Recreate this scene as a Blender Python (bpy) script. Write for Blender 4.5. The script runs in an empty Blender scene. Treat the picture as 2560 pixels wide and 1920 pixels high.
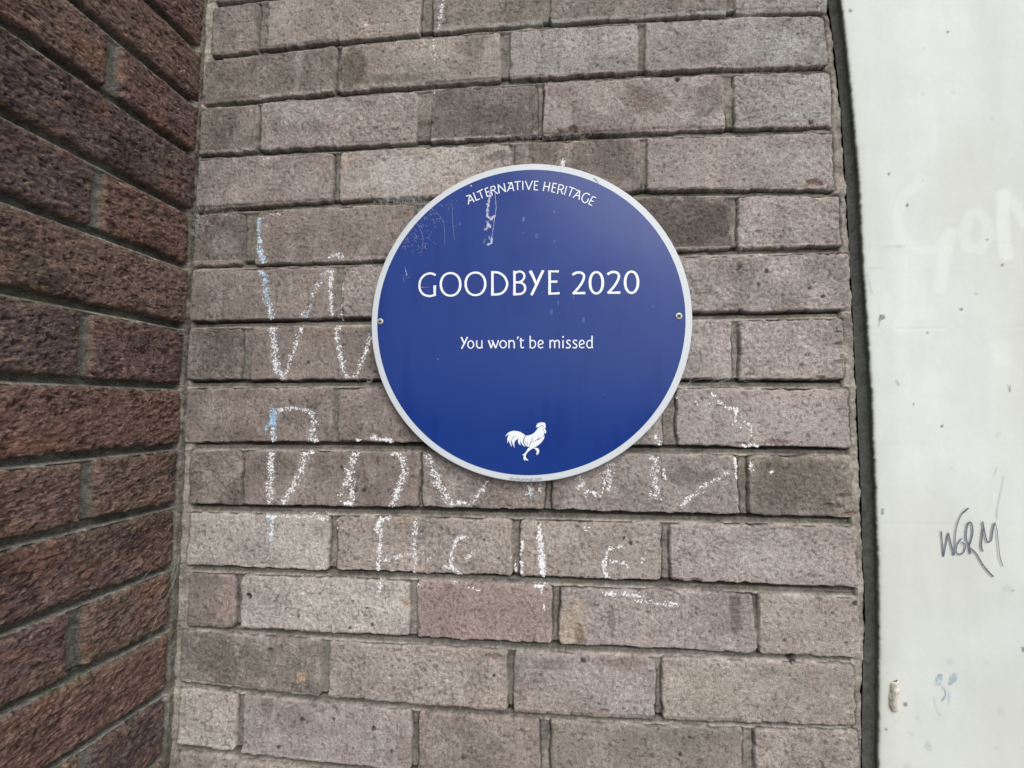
import bpy, math, random
import numpy as np
from mathutils import Vector
from mathutils.geometry import tessellate_polygon
random.seed(7); rng = np.random.default_rng(11)
S = bpy.context.scene
COL = S.collection

# ------------------------------------------------------------------ camera, sky, sun, exposure
W0, H0 = 2560.0, 1920.0                      # size of the photograph the measurements were taken on
CAM = (0.4743, -0.5724, -0.0345); EUL = (1.6338, -0.0054, 0.0970); FPX = 1198.5
cd = bpy.data.cameras.new('camera'); cam = bpy.data.objects.new('camera', cd); COL.objects.link(cam)
cam.location = CAM; cam.rotation_euler = EUL
cd.sensor_width = 36; cd.lens = FPX / W0 * 36; cd.clip_start = .01; cd.clip_end = 500
S.camera = cam
w = bpy.data.worlds.new('World'); S.world = w; w.use_nodes = True
nt = w.node_tree; bg = nt.nodes['Background']
sky = nt.nodes.new('ShaderNodeTexSky'); sky.sky_type = 'NISHITA'; sky.sun_disc = False
SUN_EL, SUN_AZ = 42, 24                     # azimuth from -y (towards the viewer) to +x (right)
sky.sun_elevation = math.radians(SUN_EL); sky.sun_rotation = math.radians(180 - SUN_AZ)
sky.dust_density = 4; sky.air_density = 1; sky.ozone_density = 1
hs = nt.nodes.new('ShaderNodeHueSaturation'); hs.inputs['Saturation'].default_value = .3
nt.links.new(sky.outputs[0], hs.inputs['Color']); nt.links.new(hs.outputs[0], bg.inputs[0])
bg.inputs[1].default_value = .15
sd = bpy.data.lights.new('sun', 'SUN'); sd.energy = 1.3; sd.angle = math.radians(54); sd.color = (1, .99, .985)
so = bpy.data.objects.new('sun', sd); COL.objects.link(so)
e, a = math.radians(SUN_EL), math.radians(SUN_AZ)
so.rotation_euler = Vector((math.sin(a) * math.cos(e), -math.cos(a) * math.cos(e), math.sin(e))).to_track_quat('Z', 'Y').to_euler()
S.view_settings.view_transform = 'Standard'; S.view_settings.look = 'None'
S.view_settings.exposure = 0.16; S.view_settings.gamma = 1
S.render.engine = 'CYCLES'
S.cycles.max_bounces = 6

# ------------------------------------------------------------------ measuring helpers
def rotm(a):
    rx, ry, rz = a; c, s = math.cos, math.sin
    X = np.array([[1,0,0],[0,c(rx),-s(rx)],[0,s(rx),c(rx)]]); Y = np.array([[c(ry),0,s(ry)],[0,1,0],[-s(ry),0,c(ry)]])
    Z = np.array([[c(rz),-s(rz),0],[s(rz),c(rz),0],[0,0,1]])
    return Z @ Y @ X
RM = rotm(EUL); C0 = np.array(CAM)
def ray(p):
    p = np.atleast_2d(np.asarray(p, float))
    return np.stack([(p[:,0]-W0/2)/FPX, -(p[:,1]-H0/2)/FPX, -np.ones(len(p))], 1) @ RM.T
def on_y(p, y=0.0):                          # photo pixels -> points of the wall plane y
    d = ray(p); return C0 + d * ((y - C0[1]) / d[:,1])[:,None]
def on_x(p, x=0.0):
    d = ray(p); return C0 + d * ((x - C0[0]) / d[:,0])[:,None]
def lin(c):
    c = np.asarray(c, float) / 255.0
    return np.where(c < .04045, c / 12.92, ((c + .055) / 1.055) ** 2.4)
def sstep(a, b, x):
    t = np.clip((x - a) / (b - a), 0, 1); return t * t * (3 - 2 * t)
def hash2(i, j, s):
    n = (i.astype(np.int64) * 374761393 + j.astype(np.int64) * 668265263 + s * 974634777) & 0xffffffff
    n = ((n ^ (n >> 13)) * 1274126177) & 0xffffffff
    n = ((n ^ (n >> 16)) * 2246822519) & 0xffffffff
    return ((n ^ (n >> 15)) & 0xffffff) / float(0xffffff)
def vn(x, y, s=0):                           # value noise 0..1
    i, j = np.floor(x), np.floor(y); u, v = x - i, y - j
    i = i.astype(np.int64); j = j.astype(np.int64)
    u = u*u*(3-2*u); v = v*v*(3-2*v)
    return (hash2(i,j,s)*(1-u)+hash2(i+1,j,s)*u)*(1-v) + (hash2(i,j+1,s)*(1-u)+hash2(i+1,j+1,s)*u)*v
def fbm(x, y, s=0, o=4, g=.5):
    t = 0; a = 1; n = 0
    for k in range(o):
        t = t + a * vn(x, y, s + 17*k); n += a; a *= g
        x, y = x * 1.93 + .37 * y, y * 1.93 - .37 * x
    return t / n - .5

# ------------------------------------------------------------------ object helpers
def tag(o, label=None, cat=None, group=None, kind=None):
    if label: o['label'] = label
    if cat: o['category'] = cat
    if group: o['group'] = group
    if kind: o['kind'] = kind
    return o
def link(name, me, mat, parent=None):
    o = bpy.data.objects.new(name, me); COL.objects.link(o)
    if mat: me.materials.append(mat)
    if parent: o.parent = parent
    return o
def mesh_np(name, V, F, col=None, smooth=True):
    me = bpy.data.meshes.new(name)
    n, m, k = len(V), len(F), F.shape[1]
    me.vertices.add(n); me.vertices.foreach_set('co', np.ascontiguousarray(V, np.float32).ravel())
    me.loops.add(m*k); me.loops.foreach_set('vertex_index', np.ascontiguousarray(F, np.int32).ravel())
    me.polygons.add(m); me.polygons.foreach_set('loop_start', np.arange(0, m*k, k, dtype=np.int32))
    me.polygons.foreach_set('use_smooth', np.full(m, smooth))
    me.update(calc_edges=True)
    if col is not None:
        at = me.color_attributes.new('col', 'FLOAT_COLOR', 'POINT')
        c4 = np.ones((n, 4), np.float32); c4[:, :3] = col; at.data.foreach_set('color', c4.ravel())
    return me
def grid_faces(nu, nv, flip=False):
    i = np.arange(nu*nv).reshape(nv, nu)
    f = np.stack([i[:-1,:-1], i[:-1,1:], i[1:,1:], i[1:,:-1]], -1).reshape(-1, 4)
    return f[:, ::-1] if flip else f
def mesh_py(name, V, F, smooth=False):
    me = bpy.data.meshes.new(name); me.from_pydata([tuple(map(float, v)) for v in V], [], F)
    for p in me.polygons: p.use_smooth = smooth
    me.update(); return me

# ------------------------------------------------------------------ materials
def newmat(name):
    m = bpy.data.materials.new(name); m.use_nodes = True
    return m, m.node_tree, m.node_tree.nodes['Principled BSDF']
def grain_mat(name, s1, amt, bump, rough=.95, spec=.15, stretch=(1,1,1), pits=0.0, use=True, base=(.5,.5,.5)):
    """vertex tone x fine mineral grain, with grain bump"""
    m, t, b = newmat(name); N = t.nodes.new; L = t.links.new
    tc = N('ShaderNodeTexCoord'); mp = N('ShaderNodeMapping'); mp.inputs['Scale'].default_value = stretch
    L(tc.outputs['Object'], mp.inputs[0])
    n1 = N('ShaderNodeTexNoise'); n1.inputs['Scale'].default_value = s1; n1.inputs['Detail'].default_value = 4; n1.inputs['Roughness'].default_value = .7
    n2 = N('ShaderNodeTexNoise'); n2.inputs['Scale'].default_value = s1*.32; n2.inputs['Detail'].default_value = 3; n2.inputs['Roughness'].default_value = .6
    for n in (n1, n2): L(mp.outputs[0], n.inputs['Vector'])
    r = N('ShaderNodeMapRange'); r.inputs[1].default_value = .32; r.inputs[2].default_value = .68
    r.inputs[3].default_value = 1 - amt; r.inputs[4].default_value = 1 + amt
    L(n1.outputs[0], r.inputs[0])
    r2 = N('ShaderNodeMapRange'); r2.inputs[1].default_value = .3; r2.inputs[2].default_value = .7
    r2.inputs[3].default_value = 1 - amt*.6; r2.inputs[4].default_value = 1 + amt*.6
    L(n2.outputs[0], r2.inputs[0])
    mu = N('ShaderNodeMath'); mu.operation = 'MULTIPLY'; L(r.outputs[0], mu.inputs[0]); L(r2.outputs[0], mu.inputs[1])
    if use:
        at = N('ShaderNodeAttribute'); at.attribute_name = 'col'; src = at.outputs['Color']
    else:
        rg = N('ShaderNodeRGB'); rg.outputs[0].default_value = (*base, 1); src = rg.outputs[0]
    vm = N('ShaderNodeVectorMath'); vm.operation = 'SCALE'; L(src, vm.inputs[0]); L(mu.outputs[0], vm.inputs['Scale'])
    L(vm.outputs[0], b.inputs['Base Color'])
    b.inputs['Roughness'].default_value = rough; b.inputs['Specular IOR Level'].default_value = spec
    bp = N('ShaderNodeBump'); bp.inputs['Strength'].default_value = 1; bp.inputs['Distance'].default_value = bump
    ad = N('ShaderNodeMath'); ad.operation = 'ADD'; L(n1.outputs[0], ad.inputs[0]); L(n2.outputs[0], ad.inputs[1])
    L(ad.outputs[0], bp.inputs['Height']); L(bp.outputs[0], b.inputs['Normal'])
    return m
M_front = grain_mat('weathered_grey_brick', 780, .36, .0013)
M_left = grain_mat('dark_brown_brick', 620, .5, .0016, stretch=(1,.62,1))
M_white = grain_mat('white_masonry_paint', 260, .012, .00012, rough=.8, spec=.25)
M_pave = grain_mat('concrete_paving', 60, .2, .001, use=False, base=(.22,.21,.2))
M_chalk = grain_mat('chalk', 900, .08, .0003, rough=1, spec=0)
def plain(name, col, rough=.5, spec=.5, metal=0, coat=0):
    m, t, b = newmat(name); b.inputs['Base Color'].default_value = (*col, 1); b.inputs['Roughness'].default_value = rough
    b.inputs['Specular IOR Level'].default_value = spec; b.inputs['Metallic'].default_value = metal
    n = t.nodes.new('ShaderNodeTexNoise'); n.inputs['Scale'].default_value = 35; n.inputs['Detail'].default_value = 5
    tc = t.nodes.new('ShaderNodeTexCoord'); t.links.new(tc.outputs['Object'], n.inputs['Vector'])
    r = t.nodes.new('ShaderNodeMapRange'); r.inputs[1].default_value = .3; r.inputs[2].default_value = .7
    r.inputs[3].default_value = max(0, rough - .07); r.inputs[4].default_value = min(1, rough + .07)
    t.links.new(n.outputs[0], r.inputs[0]); t.links.new(r.outputs[0], b.inputs['Roughness'])
    return m
M_rim = plain('white_enamel', tuple(lin((193,200,206))), .4)
M_letter = plain('white_print', tuple(lin((222,228,232))), .4)
M_grey_ink = plain('grey_print', tuple(lin((92,104,126))), .5)
M_steel = plain('screw_steel', (.5,.51,.46), .55, metal=.3)
M_dark = plain('dark_recess', (.012,.013,.012), .8)
M_ink = plain('pen_ink', tuple(lin((98,98,116))), .6, .2)
M_pencil = plain('faint_ink', tuple(lin((170,176,176))), .8, .1)
M_bluemark = plain('blue_chalk_smudge', tuple(lin((158,184,202))), .9, .1)
M_glue = plain('dried_glue', tuple(lin((176,182,205))), .5, .3)
M_web = plain('cobweb_fibre', (.5,.51,.5), .8, .2)
# blue enamel field, with weathering haze and dust specks of its own
M_blue, t, b = newmat('blue_enamel')
N = t.nodes.new; L = t.links.new
tc = N('ShaderNodeTexCoord')
n = N('ShaderNodeTexNoise'); n.inputs['Scale'].default_value = 9; n.inputs['Detail'].default_value = 5; L(tc.outputs['Object'], n.inputs['Vector'])
mp = N('ShaderNodeMapping'); mp.inputs['Scale'].default_value = (60, 60, 9); L(tc.outputs['Object'], mp.inputs[0])
n2 = N('ShaderNodeTexNoise'); n2.inputs['Scale'].default_value = 1; n2.inputs['Detail'].default_value = 3; L(mp.outputs[0], n2.inputs['Vector'])
ad = N('ShaderNodeMath'); ad.operation = 'ADD'; L(n.outputs[0], ad.inputs[0]); L(n2.outputs[0], ad.inputs[1])
cr = N('ShaderNodeValToRGB'); cr.color_ramp.elements[0].position = .72; cr.color_ramp.elements[1].position = 1.3
cr.color_ramp.elements[0].color = (*lin((6,43,117)), 1); cr.color_ramp.elements[1].color = (*lin((14,50,123)), 1)
L(ad.outputs[0], cr.inputs[0])
vo = N('ShaderNodeTexVoronoi'); vo.inputs['Scale'].default_value = 70; L(tc.outputs['Object'], vo.inputs['Vector'])
sp = N('ShaderNodeMapRange'); sp.inputs[1].default_value = .035; sp.inputs[2].default_value = .06; sp.inputs[3].default_value = .35; sp.inputs[4].default_value = 0
L(vo.outputs['Distance'], sp.inputs[0])
wh = N('ShaderNodeTexWhiteNoise'); L(vo.outputs['Position'], wh.inputs['Vector'])
gt = N('ShaderNodeMath'); gt.operation = 'GREATER_THAN'; gt.inputs[1].default_value = .93; L(wh.outputs['Value'], gt.inputs[0])
ml = N('ShaderNodeMath'); ml.operation = 'MULTIPLY'; L(sp.outputs[0], ml.inputs[0]); L(gt.outputs[0], ml.inputs[1])
mx = N('ShaderNodeMix'); mx.data_type = 'RGBA'; mx.inputs['B'].default_value = (.6,.66,.8,1)
L(ml.outputs[0], mx.inputs['Factor']); L(cr.outputs[0], mx.inputs['A']); L(mx.outputs['Result'], b.inputs['Base Color'])
rr = N('ShaderNodeMapRange'); rr.inputs[1].default_value = .3; rr.inputs[2].default_value = .7; rr.inputs[3].default_value = .12; rr.inputs[4].default_value = .24
L(n.outputs[0], rr.inputs[0]); L(rr.outputs[0], b.inputs['Roughness'])
b.inputs['Specular IOR Level'].default_value = .36

# ------------------------------------------------------------------ brick courses, traced from the photo and laid out on each wall's own plane
XS = [520, 900, 1280, 1710, 2070]
J = {1:[(144,153),(98,110),(71,79),(38,47),(29,40)], 2:[(261,273),(228,238),(199,212),(175,193),(162,179)],
 3:[(388,400),(361,372),(347,361),(326,345),(316,330)], 4:[(527,539),(498,513),None,(478,496),(473,488)],
 5:[(665,675),(653,665),None,(627,643),(615,633)], 6:[(803,821),(796,819),None,(781,800),(779,800)],
 7:[(951,973),(947,968),None,(950,974),(949,972)], 8:[(1105,1128),(1105,1128),None,(1116,1141),(1120,1141)],
 9:[(1262,1284),(1265,1290),(1271,1299),(1286,1313),(1290,1315)], 10:[(1415,1435),(1430,1448),(1442,1459),(1452,1484),(1469,1492)],
 11:[(1567,1581),(1592,1610),(1600,1625),(1629,1650),(1643,1660)], 12:[(1712,1728),(1751,1774),(1778,1793),(1805,1822),(1812,1826)],
 13:[(1857,1866),(1905,1917),None,None,None]}
T = dict(N=(153,145,140), G=(139,132,125), D=(123,116,111), L=(172,167,161), P=(158,150,146), R=(152,137,132), C=(152,149,145), B=(141,131,125), T=(159,151,144))
# row: [(left, right, tone, grime 0..1)]
ROW = {0:[(540,700,'G',.6),(724,1100,'G',.5),(1125,1370,'G',.5),(1392,1814,'C',.3),(1836,2066,'C',.3)],
 1:[(530,644,'G',.5),(669,1051,'T',.25),(1082,1355,'G',.4),(1378,1814,'G',.45),(1836,2070,'C',.1)],
 2:[(511,839,'G',.55),(850,1253,'T',.3),(1275,1596,'C',.3),(1614,2066,'C',.25)],
 3:[(498,643,'G',.6),(652,1041,'N',.2),(1076,1344,'D',.5),(1359,1812,'P',.35),(1836,2080,'C',.1)],
 4:[(492,833,'N',.4),(848,1273,'T',.1),(1288,1602,'B',.5),(1618,2086,'P',.25)],
 5:[(482,609,'D',.5),(641,1035,'B',.3),(1055,1430,'B',.3),(1450,1824,'D',.5),(1847,2103,'P',.2)],
 6:[(475,836,'B',.3),(857,1255,'N',.3),(1275,1670,'N',.3),(1690,2127,'P',.3)],
 7:[(469,600,'D',.4),(626,1015,'B',.3),(1035,1420,'N',.3),(1440,1830,'P',.15),(1848,2110,'P',.15)],
 8:[(463,830,'B',.45),(844,1240,'B',.25),(1262,1655,'P',.1),(1692,2125,'P',.1)],
 9:[(473,601,'B',.5),(610,1047,'B',.35),(1055,1362,'N',.25),(1380,1846,'P',.35),(1871,2131,'G',.45)],
 10:[(468,819,'L',.2),(840,1280,'T',.15),(1301,1653,'T',.2),(1677,2143,'P',.05)],
 11:[(468,585,'B',.3),(599,1023,'L',0),(1042,1378,'R',.1),(1399,1888,'P',.15),(1898,2151,'T',.1)],
 12:[(450,801,'G',.4),(822,1268,'T',.1),(1285,1638,'P',.25),(1657,2136,'T',.2)],
 13:[(446,589,'L',.2),(604,1027,'P',.25),(1046,1349,'B',.2),(1378,1856,'G',.1),(1890,2149,'T',.2)],
 14:[(444,816,'T',.2),(832,1260,'T',.2),(1280,1640,'P',.2),(1660,2150,'P',.2)]}
def poly(pts):                               # smooth course line z(x)
    pts = np.array(pts); dg = 2 if len(pts) > 3 else 1
    return np.polyfit(pts[:,0], pts[:,1], dg)
ZB, ZT = {}, {}                              # bottom of row k ; top of row k+1
for k, v in J.items():
    if k == 13: continue
    b_ = on_y([(x, q[0]) for x, q in zip(XS, v) if q]); t_ = on_y([(x, q[1]) for x, q in zip(XS, v) if q])
    ZB[k] = poly(b_[:, [0,2]]); ZT[k+1] = poly(t_[:, [0,2]])
PIT = np.array([0, 0, .0748])
for k in range(0, -12, -1): ZB[k] = ZB[k+1] + PIT; ZT[k+1] = ZT[k+2] + PIT
for k in range(13, 34): ZB[k] = ZB[k-1] - PIT; ZT[k+1] = ZT[k] - PIT
KMIN, KMAX = -9, 32
def edge_line(pts, plane=0.0):
    q = on_y(pts, plane); o = np.argsort(q[:,2]); return q[o,2], q[o,0]
EZ, EX = edge_line([(2074,0),(2088,100),(2098,190),(2107,275),(2117,424),(2126,579),(2130,660),(2135,756),(2141,887),(2147,1006),(2153,1141),(2158,1257),(2160,1380),(2166,1473),(2168,1560),(2162,1666),(2160,1781),(2159,1897)])
WY = -0.008
WZ, WX = edge_line([(2103,0),(2113,69),(2132,247),(2142,366),(2151,482),(2157,617),(2160,660),(2167,756),(2176,910),(2181,987),(2186,1103),(2191,1219),(2196,1357),(2199,1473),(2200,1627),(2199,1781),(2198,1897)], WY)
SPOTS = [(1457,1652,7,'k'),(1981,1648,11,'h'),(1577,1356,6,'k'),(621,1492,8,'h'),(915,1540,4,'r'),(1013,1508,9,'o'),(1233,1643,13,'r'),(1511,1778,8,'r'),
 (1945,1106,13,'r'),(1850,1110,8,'r'),(1870,937,6,'r'),(2052,943,6,'r'),(2098,860,7,'r'),(2100,905,8,'r'),(2094,830,5,'r'),(2028,305,7,'k'),(2040,459,12,'r'),(2030,452,9,'r'),(1435,322,13,'k'),(1400,330,9,'k'),
 (1693,199,6,'h'),(1849,667,6,'k'),(1914,678,6,'k'),(1895,712,5,'k'),(2023,720,5,'k'),(2055,740,5,'k'),(957,128,4,'k'),(1175,182,4,'k'),(957,399,4,'r'),(1920,1164,6,'k'),(1560,1345,4,'k'),(1210,1349,4,'k'),(1100,1422,3,'k'),(1245,1396,3,'k'),
 (755,1799,6,'k'),(833,1798,6,'k'),(933,1821,6,'k'),(696,1869,5,'k'),(978,1878,4,'k'),(1700,1885,5,'k'),(1724,1843,4,'k'),(675,1622,5,'k'),(2138,1507,6,'k'),(1235,1690,4,'k'),(910,1225,6,'k'),(890,1225,6,'k'),(853,1168,5,'k'),(770,905,4,'k'),
 (1760,1690,5,'o'),(2040,1700,6,'o'),(1962,1600,4,'k'),(752,1690,14,'l'),(1960,575,4,'k'),(2080,1265,11,'r'),(2110,1240,10,'r'),(1185,1268,6,'r'),(2125,1284,8,'r'),(1690,1450,9,'r'),(1740,1450,8,'r'),(1800,1455,6,'r'),(1270,1265,5,'r'),
 (745,1540,4,'k'),(800,1455,3,'k'),(800,1485,3,'k'),(875,1570,4,'k'),(930,1562,4,'k'),(918,1520,4,'k'),(1360,1800,3,'k'),(1260,1840,3,'k'),(1158,1894,4,'k'),(1085,1740,3,'k')]

def brick_profile(x, z, xl, xr, zt, zb, seed, rag=.0019):
    """signed distance inside a slightly ragged rounded rectangle"""
    wv = rag * 2 * fbm(x*110, z*110, seed, 3, .6)
    ws = .0020 * 2 * fbm(x*28, z*28, seed+5, 2)
    dx = np.minimum(x - xl, xr - x) + ws; dz = np.minimum(zt - z, z - zb) + ws * .6
    r = .0035
    q = np.hypot(np.minimum(dx - r, 0), np.minimum(dz - r, 0))
    d = np.where((dx < r) & (dz < r), r - q, np.minimum(dx, dz))
    return d + wv

def axis(a, b, fine, lo, hi, coarse):
    return np.unique(np.concatenate([np.arange(a, b, fine), np.arange(lo, a, coarse), np.arange(b, hi + coarse, coarse)]))

# --- front wall
us = np.arange(-.012, EX.max() + .03, .00105)
vs = axis(-.56, .60, .00105, -1.50, 1.2, .007)
X, Z = np.meshgrid(us, vs); sh = X.shape; x = X.ravel(); z = Z.ravel()
D = np.full(x.shape, -1.0); tone = np.zeros((x.size, 3)); grime = np.zeros(x.size); bid = np.zeros(x.size)
recess = np.full(x.size, -.0065); endm = np.zeros(x.size)
zlo = vs.min() - .1; zhi = vs.max() + .1
bi = 0
for k in range(KMIN, KMAX + 1):
    zt = np.polyval(ZT[k], x); zb = np.polyval(ZB[k], x)
    rowm = (z < zt + .012) & (z > zb - .012)
    if not rowm.any(): continue
    if k in ROW: bl = ROW[k]
    else:
        bl = []; off = 530 if k % 2 else 470; xx = 480
        wd = 150 if k % 2 else 360
        while xx < 2130: bl.append((xx, min(xx + wd, 2145), random.choice('NBPTDL'), random.random()*.5)); xx += wd + 19; wd = 420
    y0 = 960.0
    idx = np.where(rowm)[0]; xs_, zs_ = x[idx], z[idx]; zti, zbi = zt[idx], zb[idx]
    best = np.full(idx.size, -1.0)
    # weather-struck mortar: deep under the brick above, nearly flush above the brick below
    up = np.clip((zs_ - zti) / .0095, 0, 1)
    for n_, (pl, pr, tn, gr) in enumerate(bl):
        bi += 1
        # photo x of the joint at the row's own height -> wall x
        if k in ROW:
            zc = .5*(np.polyval(ZT[k], .5) + np.polyval(ZB[k], .5))
            def wx(px):
                py = 960 - (zc - C0[2]) * 2000
                for _ in range(6):
                    q = on_y([(px, py)])[0]; zc2 = .5*(np.polyval(ZT[k], q[0]) + np.polyval(ZB[k], q[0])); py -= (zc2 - q[2]) * 1500
                return q[0]
            xl, xr = wx(pl), wx(pr)
        else:
            xl, xr = (pl - 470) / 1690 * EX.mean(), (pr - 470) / 1690 * EX.mean()
        tl = (random.random()-.5)*.0012
        d = brick_profile(xs_, zs_, xl, xr, zti - tl, zbi + tl, 100 + bi)
        m = d > best
        best = np.where(m, d, best)
        ii = idx[m]
        c = lin(T[tn]) * (1 + .05 * (random.random() - .5))
        tone[ii] = c; grime[ii] = gr; bid[ii] = bi
        if n_ == len(bl) - 1: endm[idx[(xs_ > xr - .002)]] = 1
        if n_ == 0: endm[idx[(xs_ < xl + .002)]] = .8
    g = best > D[idx]; D[idx[g]] = best[g]
    cen = (zs_ <= zti + .014) & (zs_ >= zbi - .014)
    mo = (zs_ > zti)                           # joint zone above this row
    f = np.clip((zs_ - zti) / .0095, 0, 1)
    recess[idx[mo]] = (-.0020 - .0042 * sstep(.12, .40, f) - .0040*sstep(.70, .90, f))[mo]
    inn = (zs_ <= zti) & (zs_ >= zbi); recess[idx[inn]] = -.0050
recess = recess * (1 - endm) - .0014 * endm
recess = recess + (.0018*fbm(x*22, z*22, 93, 3))*(1-endm)
crk = np.exp(-((D+.0009)/.0007)**2) * sstep(-.16, .06, fbm(x*26, z*26, 95, 3)) * (D < .0004)
n_lo = fbm(x*9, z*9, 3, 4); n_md = fbm(x*45, z*45, 9, 4, .6); n_hi = fbm(x*330, z*330, 21, 3, .75); n_h2 = fbm(x*190, z*260, 23, 3, .7)
n_vs = fbm(x*70, z*9, 31, 4, .6); n_bl = fbm(x*22+bid*3.7, z*30, 37, 4, .6); gr_ = .65 + .8*hash2(bid, bid*0+9, 6)
mask = sstep(-.0005, .0008, D)
bh = hash2(bid, bid*0+3, 5) - .5
hb = bh*.0018 + n_lo*.0014 + n_md*.0009 + (n_h2*.0010 + n_hi*.0012)*gr_ - .0012*np.exp(-np.maximum(D, 0)/.0010)
pit = sstep(.12, .22, fbm(x*260+9, z*260, 77, 3, .65)); hb -= pit * .0007
crust = fbm(x*30, z*60, 55, 4, .65)
smear = sstep(.12, .25, fbm(x*14+3, z*14, 57, 3))      # places where mortar was left over the joint
hm = recess * (1 - .45*smear) + crust*.0022 + n_hi*.0009
hm = hm - .0028*crk + endm*.0035*fbm(x*120, z*120, 97, 3, .6)
h = hb*mask + hm*(1-mask)
# colours (of the material itself, plus shade painted into the joint pockets)
gcol = lin((82,79,73))
gm = np.clip(grime*1.15*sstep(-.22, .25, fbm(x*26, z*30, 41, 5, .65)) + .35*sstep(.02,.3,n_vs)*grime, 0, .85)
cb = tone * (1 + .30*n_md + .50*n_bl + gr_*(.52*n_hi + .34*n_h2))[:,None]
cb = cb*(1-gm[:,None]) + gcol*gm[:,None]*(1+.5*n_hi)[:,None]
warm = sstep(.05,.3,fbm(x*17,z*17,61,4))[:,None]; cb = cb*(1-warm*.35) + cb*np.array([1.10,.98,.93])*warm*.35
cb *= (1 - .36*pit)[:,None]
pale = sstep(.1,.28,fbm(x*60,z*35,66,4,.7))[:,None]*.22; cb = cb*(1-pale) + lin((188,184,180))*pale
eg = np.exp(-np.maximum(D,0)/.0025)[:,None]*sstep(-.05,.2,fbm(x*50,z*50,71,3))[:,None]; cb = cb*(1-.55*eg) + lin((176,164,156))*.55*eg
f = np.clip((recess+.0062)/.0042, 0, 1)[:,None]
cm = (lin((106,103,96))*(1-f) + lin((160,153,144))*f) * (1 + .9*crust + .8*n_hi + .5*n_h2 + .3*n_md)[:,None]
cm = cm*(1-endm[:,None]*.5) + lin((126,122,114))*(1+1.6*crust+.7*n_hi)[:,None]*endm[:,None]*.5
ushade = sstep(-.0066,-.0090,recess)[:,None]; cm = cm*(1-.6*crk[:,None])*(1-.55*ushade); moss = sstep(.0,.25,fbm(x*12,z*12,83,4))[:,None]*.25*(1-f); cm = cm*(1-moss)+lin((92,100,78))*moss  # mortar colour darkened in pockets under each brick, to deepen the joint shadow
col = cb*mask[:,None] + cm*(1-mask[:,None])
sp_c = dict(k=lin((62,52,48)), h=lin((22,20,22)), r=lin((112,86,76)), o=lin((156,122,98)), l=lin((186,160,132)))
for px, py, r, c in SPOTS:
    q = on_y([(px,py)])[0]; rr_ = r*.00048
    near = np.where((abs(x-q[0]) < rr_*2.5) & (abs(z-q[2]) < rr_*2.5))[0]
    if not near.size: continue
    fx, fz = (2.0, .55) if c == 'r' else (1, 1)
    dd = np.hypot((x[near]-q[0])/fx, (z[near]-q[2])/fz)/rr_ + 1.1*fbm(x[near]*420, z[near]*420, int(px), 2)
    mm = 1 - sstep(.7, 1.15, dd)
    al = {'r':.62,'o':.6,'l':.6}.get(c, .85); col[near] = col[near]*(1-mm[:,None]*al) + sp_c[c]*mm[:,None]*al
    h[near] -= mm * {'k':.0006,'h':.004,'r':.0016,'o':.0004,'l':0}[c]
# irregular darker / paler patches visible on particular bricks
for px, py, rx, rz, c, a_ in [(980,440,120,55,(184,180,176),.5),(1120,400,90,40,(178,174,168),.4),(800,280,110,34,(176,172,168),.35),(1560,110,70,40,(172,172,170),.35),(1930,110,110,40,(176,176,172),.35),(1960,400,90,50,(172,168,164),.3),(1500,250,60,50,(174,164,158),.3),(1850,860,110,50,(174,166,162),.3),(1900,1040,120,50,(172,164,160),.3),(1950,1390,110,50,(174,168,164),.35),(1480,1700,120,40,(160,152,148),.35),(560,610,40,34,(150,148,144),.4),(760,1380,60,50,(180,176,168),.4),(1750,1720,100,50,(164,154,142),.35),(880,170,45,70,(88,82,72),.75),(1180,110,60,35,(95,88,80),.5),(1010,195,120,14,(90,88,72),.45),(1250,390,60,14,(78,76,74),.5),(1620,250,60,45,(105,92,84),.55),(1750,250,60,40,(100,92,84),.4),(1450,330,60,14,(80,66,60),.5),
    (1690,555,130,60,(80,72,66),.6),(1500,400,110,60,(98,92,86),.4),(1430,1560,40,60,(172,158,138),.6),(1450,1600,14,50,(105,88,72),.6),(1840,1540,14,60,(95,80,76),.6),(1530,1570,8,60,(105,98,96),.5),(1380,1660,60,14,(110,95,88),.4),(2000,1200,110,60,(96,90,80),.4),
    (1730,1190,60,22,(90,84,78),.5),(560,1500,30,60,(168,148,141),.4),(670,1760,14,40,(100,92,84),.5),(1540,1650,60,14,(112,92,86),.4),(650,1560,60,50,(178,170,170),.35),(540,250,60,30,(120,116,104),.4),(1010,1300,40,14,(172,150,132),.4),(530,440,60,40,(118,112,104),.3)]:
    q = on_y([(px,py)])[0]; ax, az = rx*.00048, rz*.00048
    near = np.where((abs(x-q[0]) < ax*2) & (abs(z-q[2]) < az*2) & (mask > .5))[0]
    if not near.size: continue
    dd = np.hypot((x[near]-q[0])/ax, (z[near]-q[2])/az) + 1.6*fbm(x[near]*60, z[near]*60, int(px+py), 4, .65)
    mm = (1 - sstep(.6, 1.2, dd))*a_
    col[near] = col[near]*(1-mm[:,None]) + lin(c)*(1+.5*n_hi[near]+.4*n_h2[near])[:,None]*mm[:,None]
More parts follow.
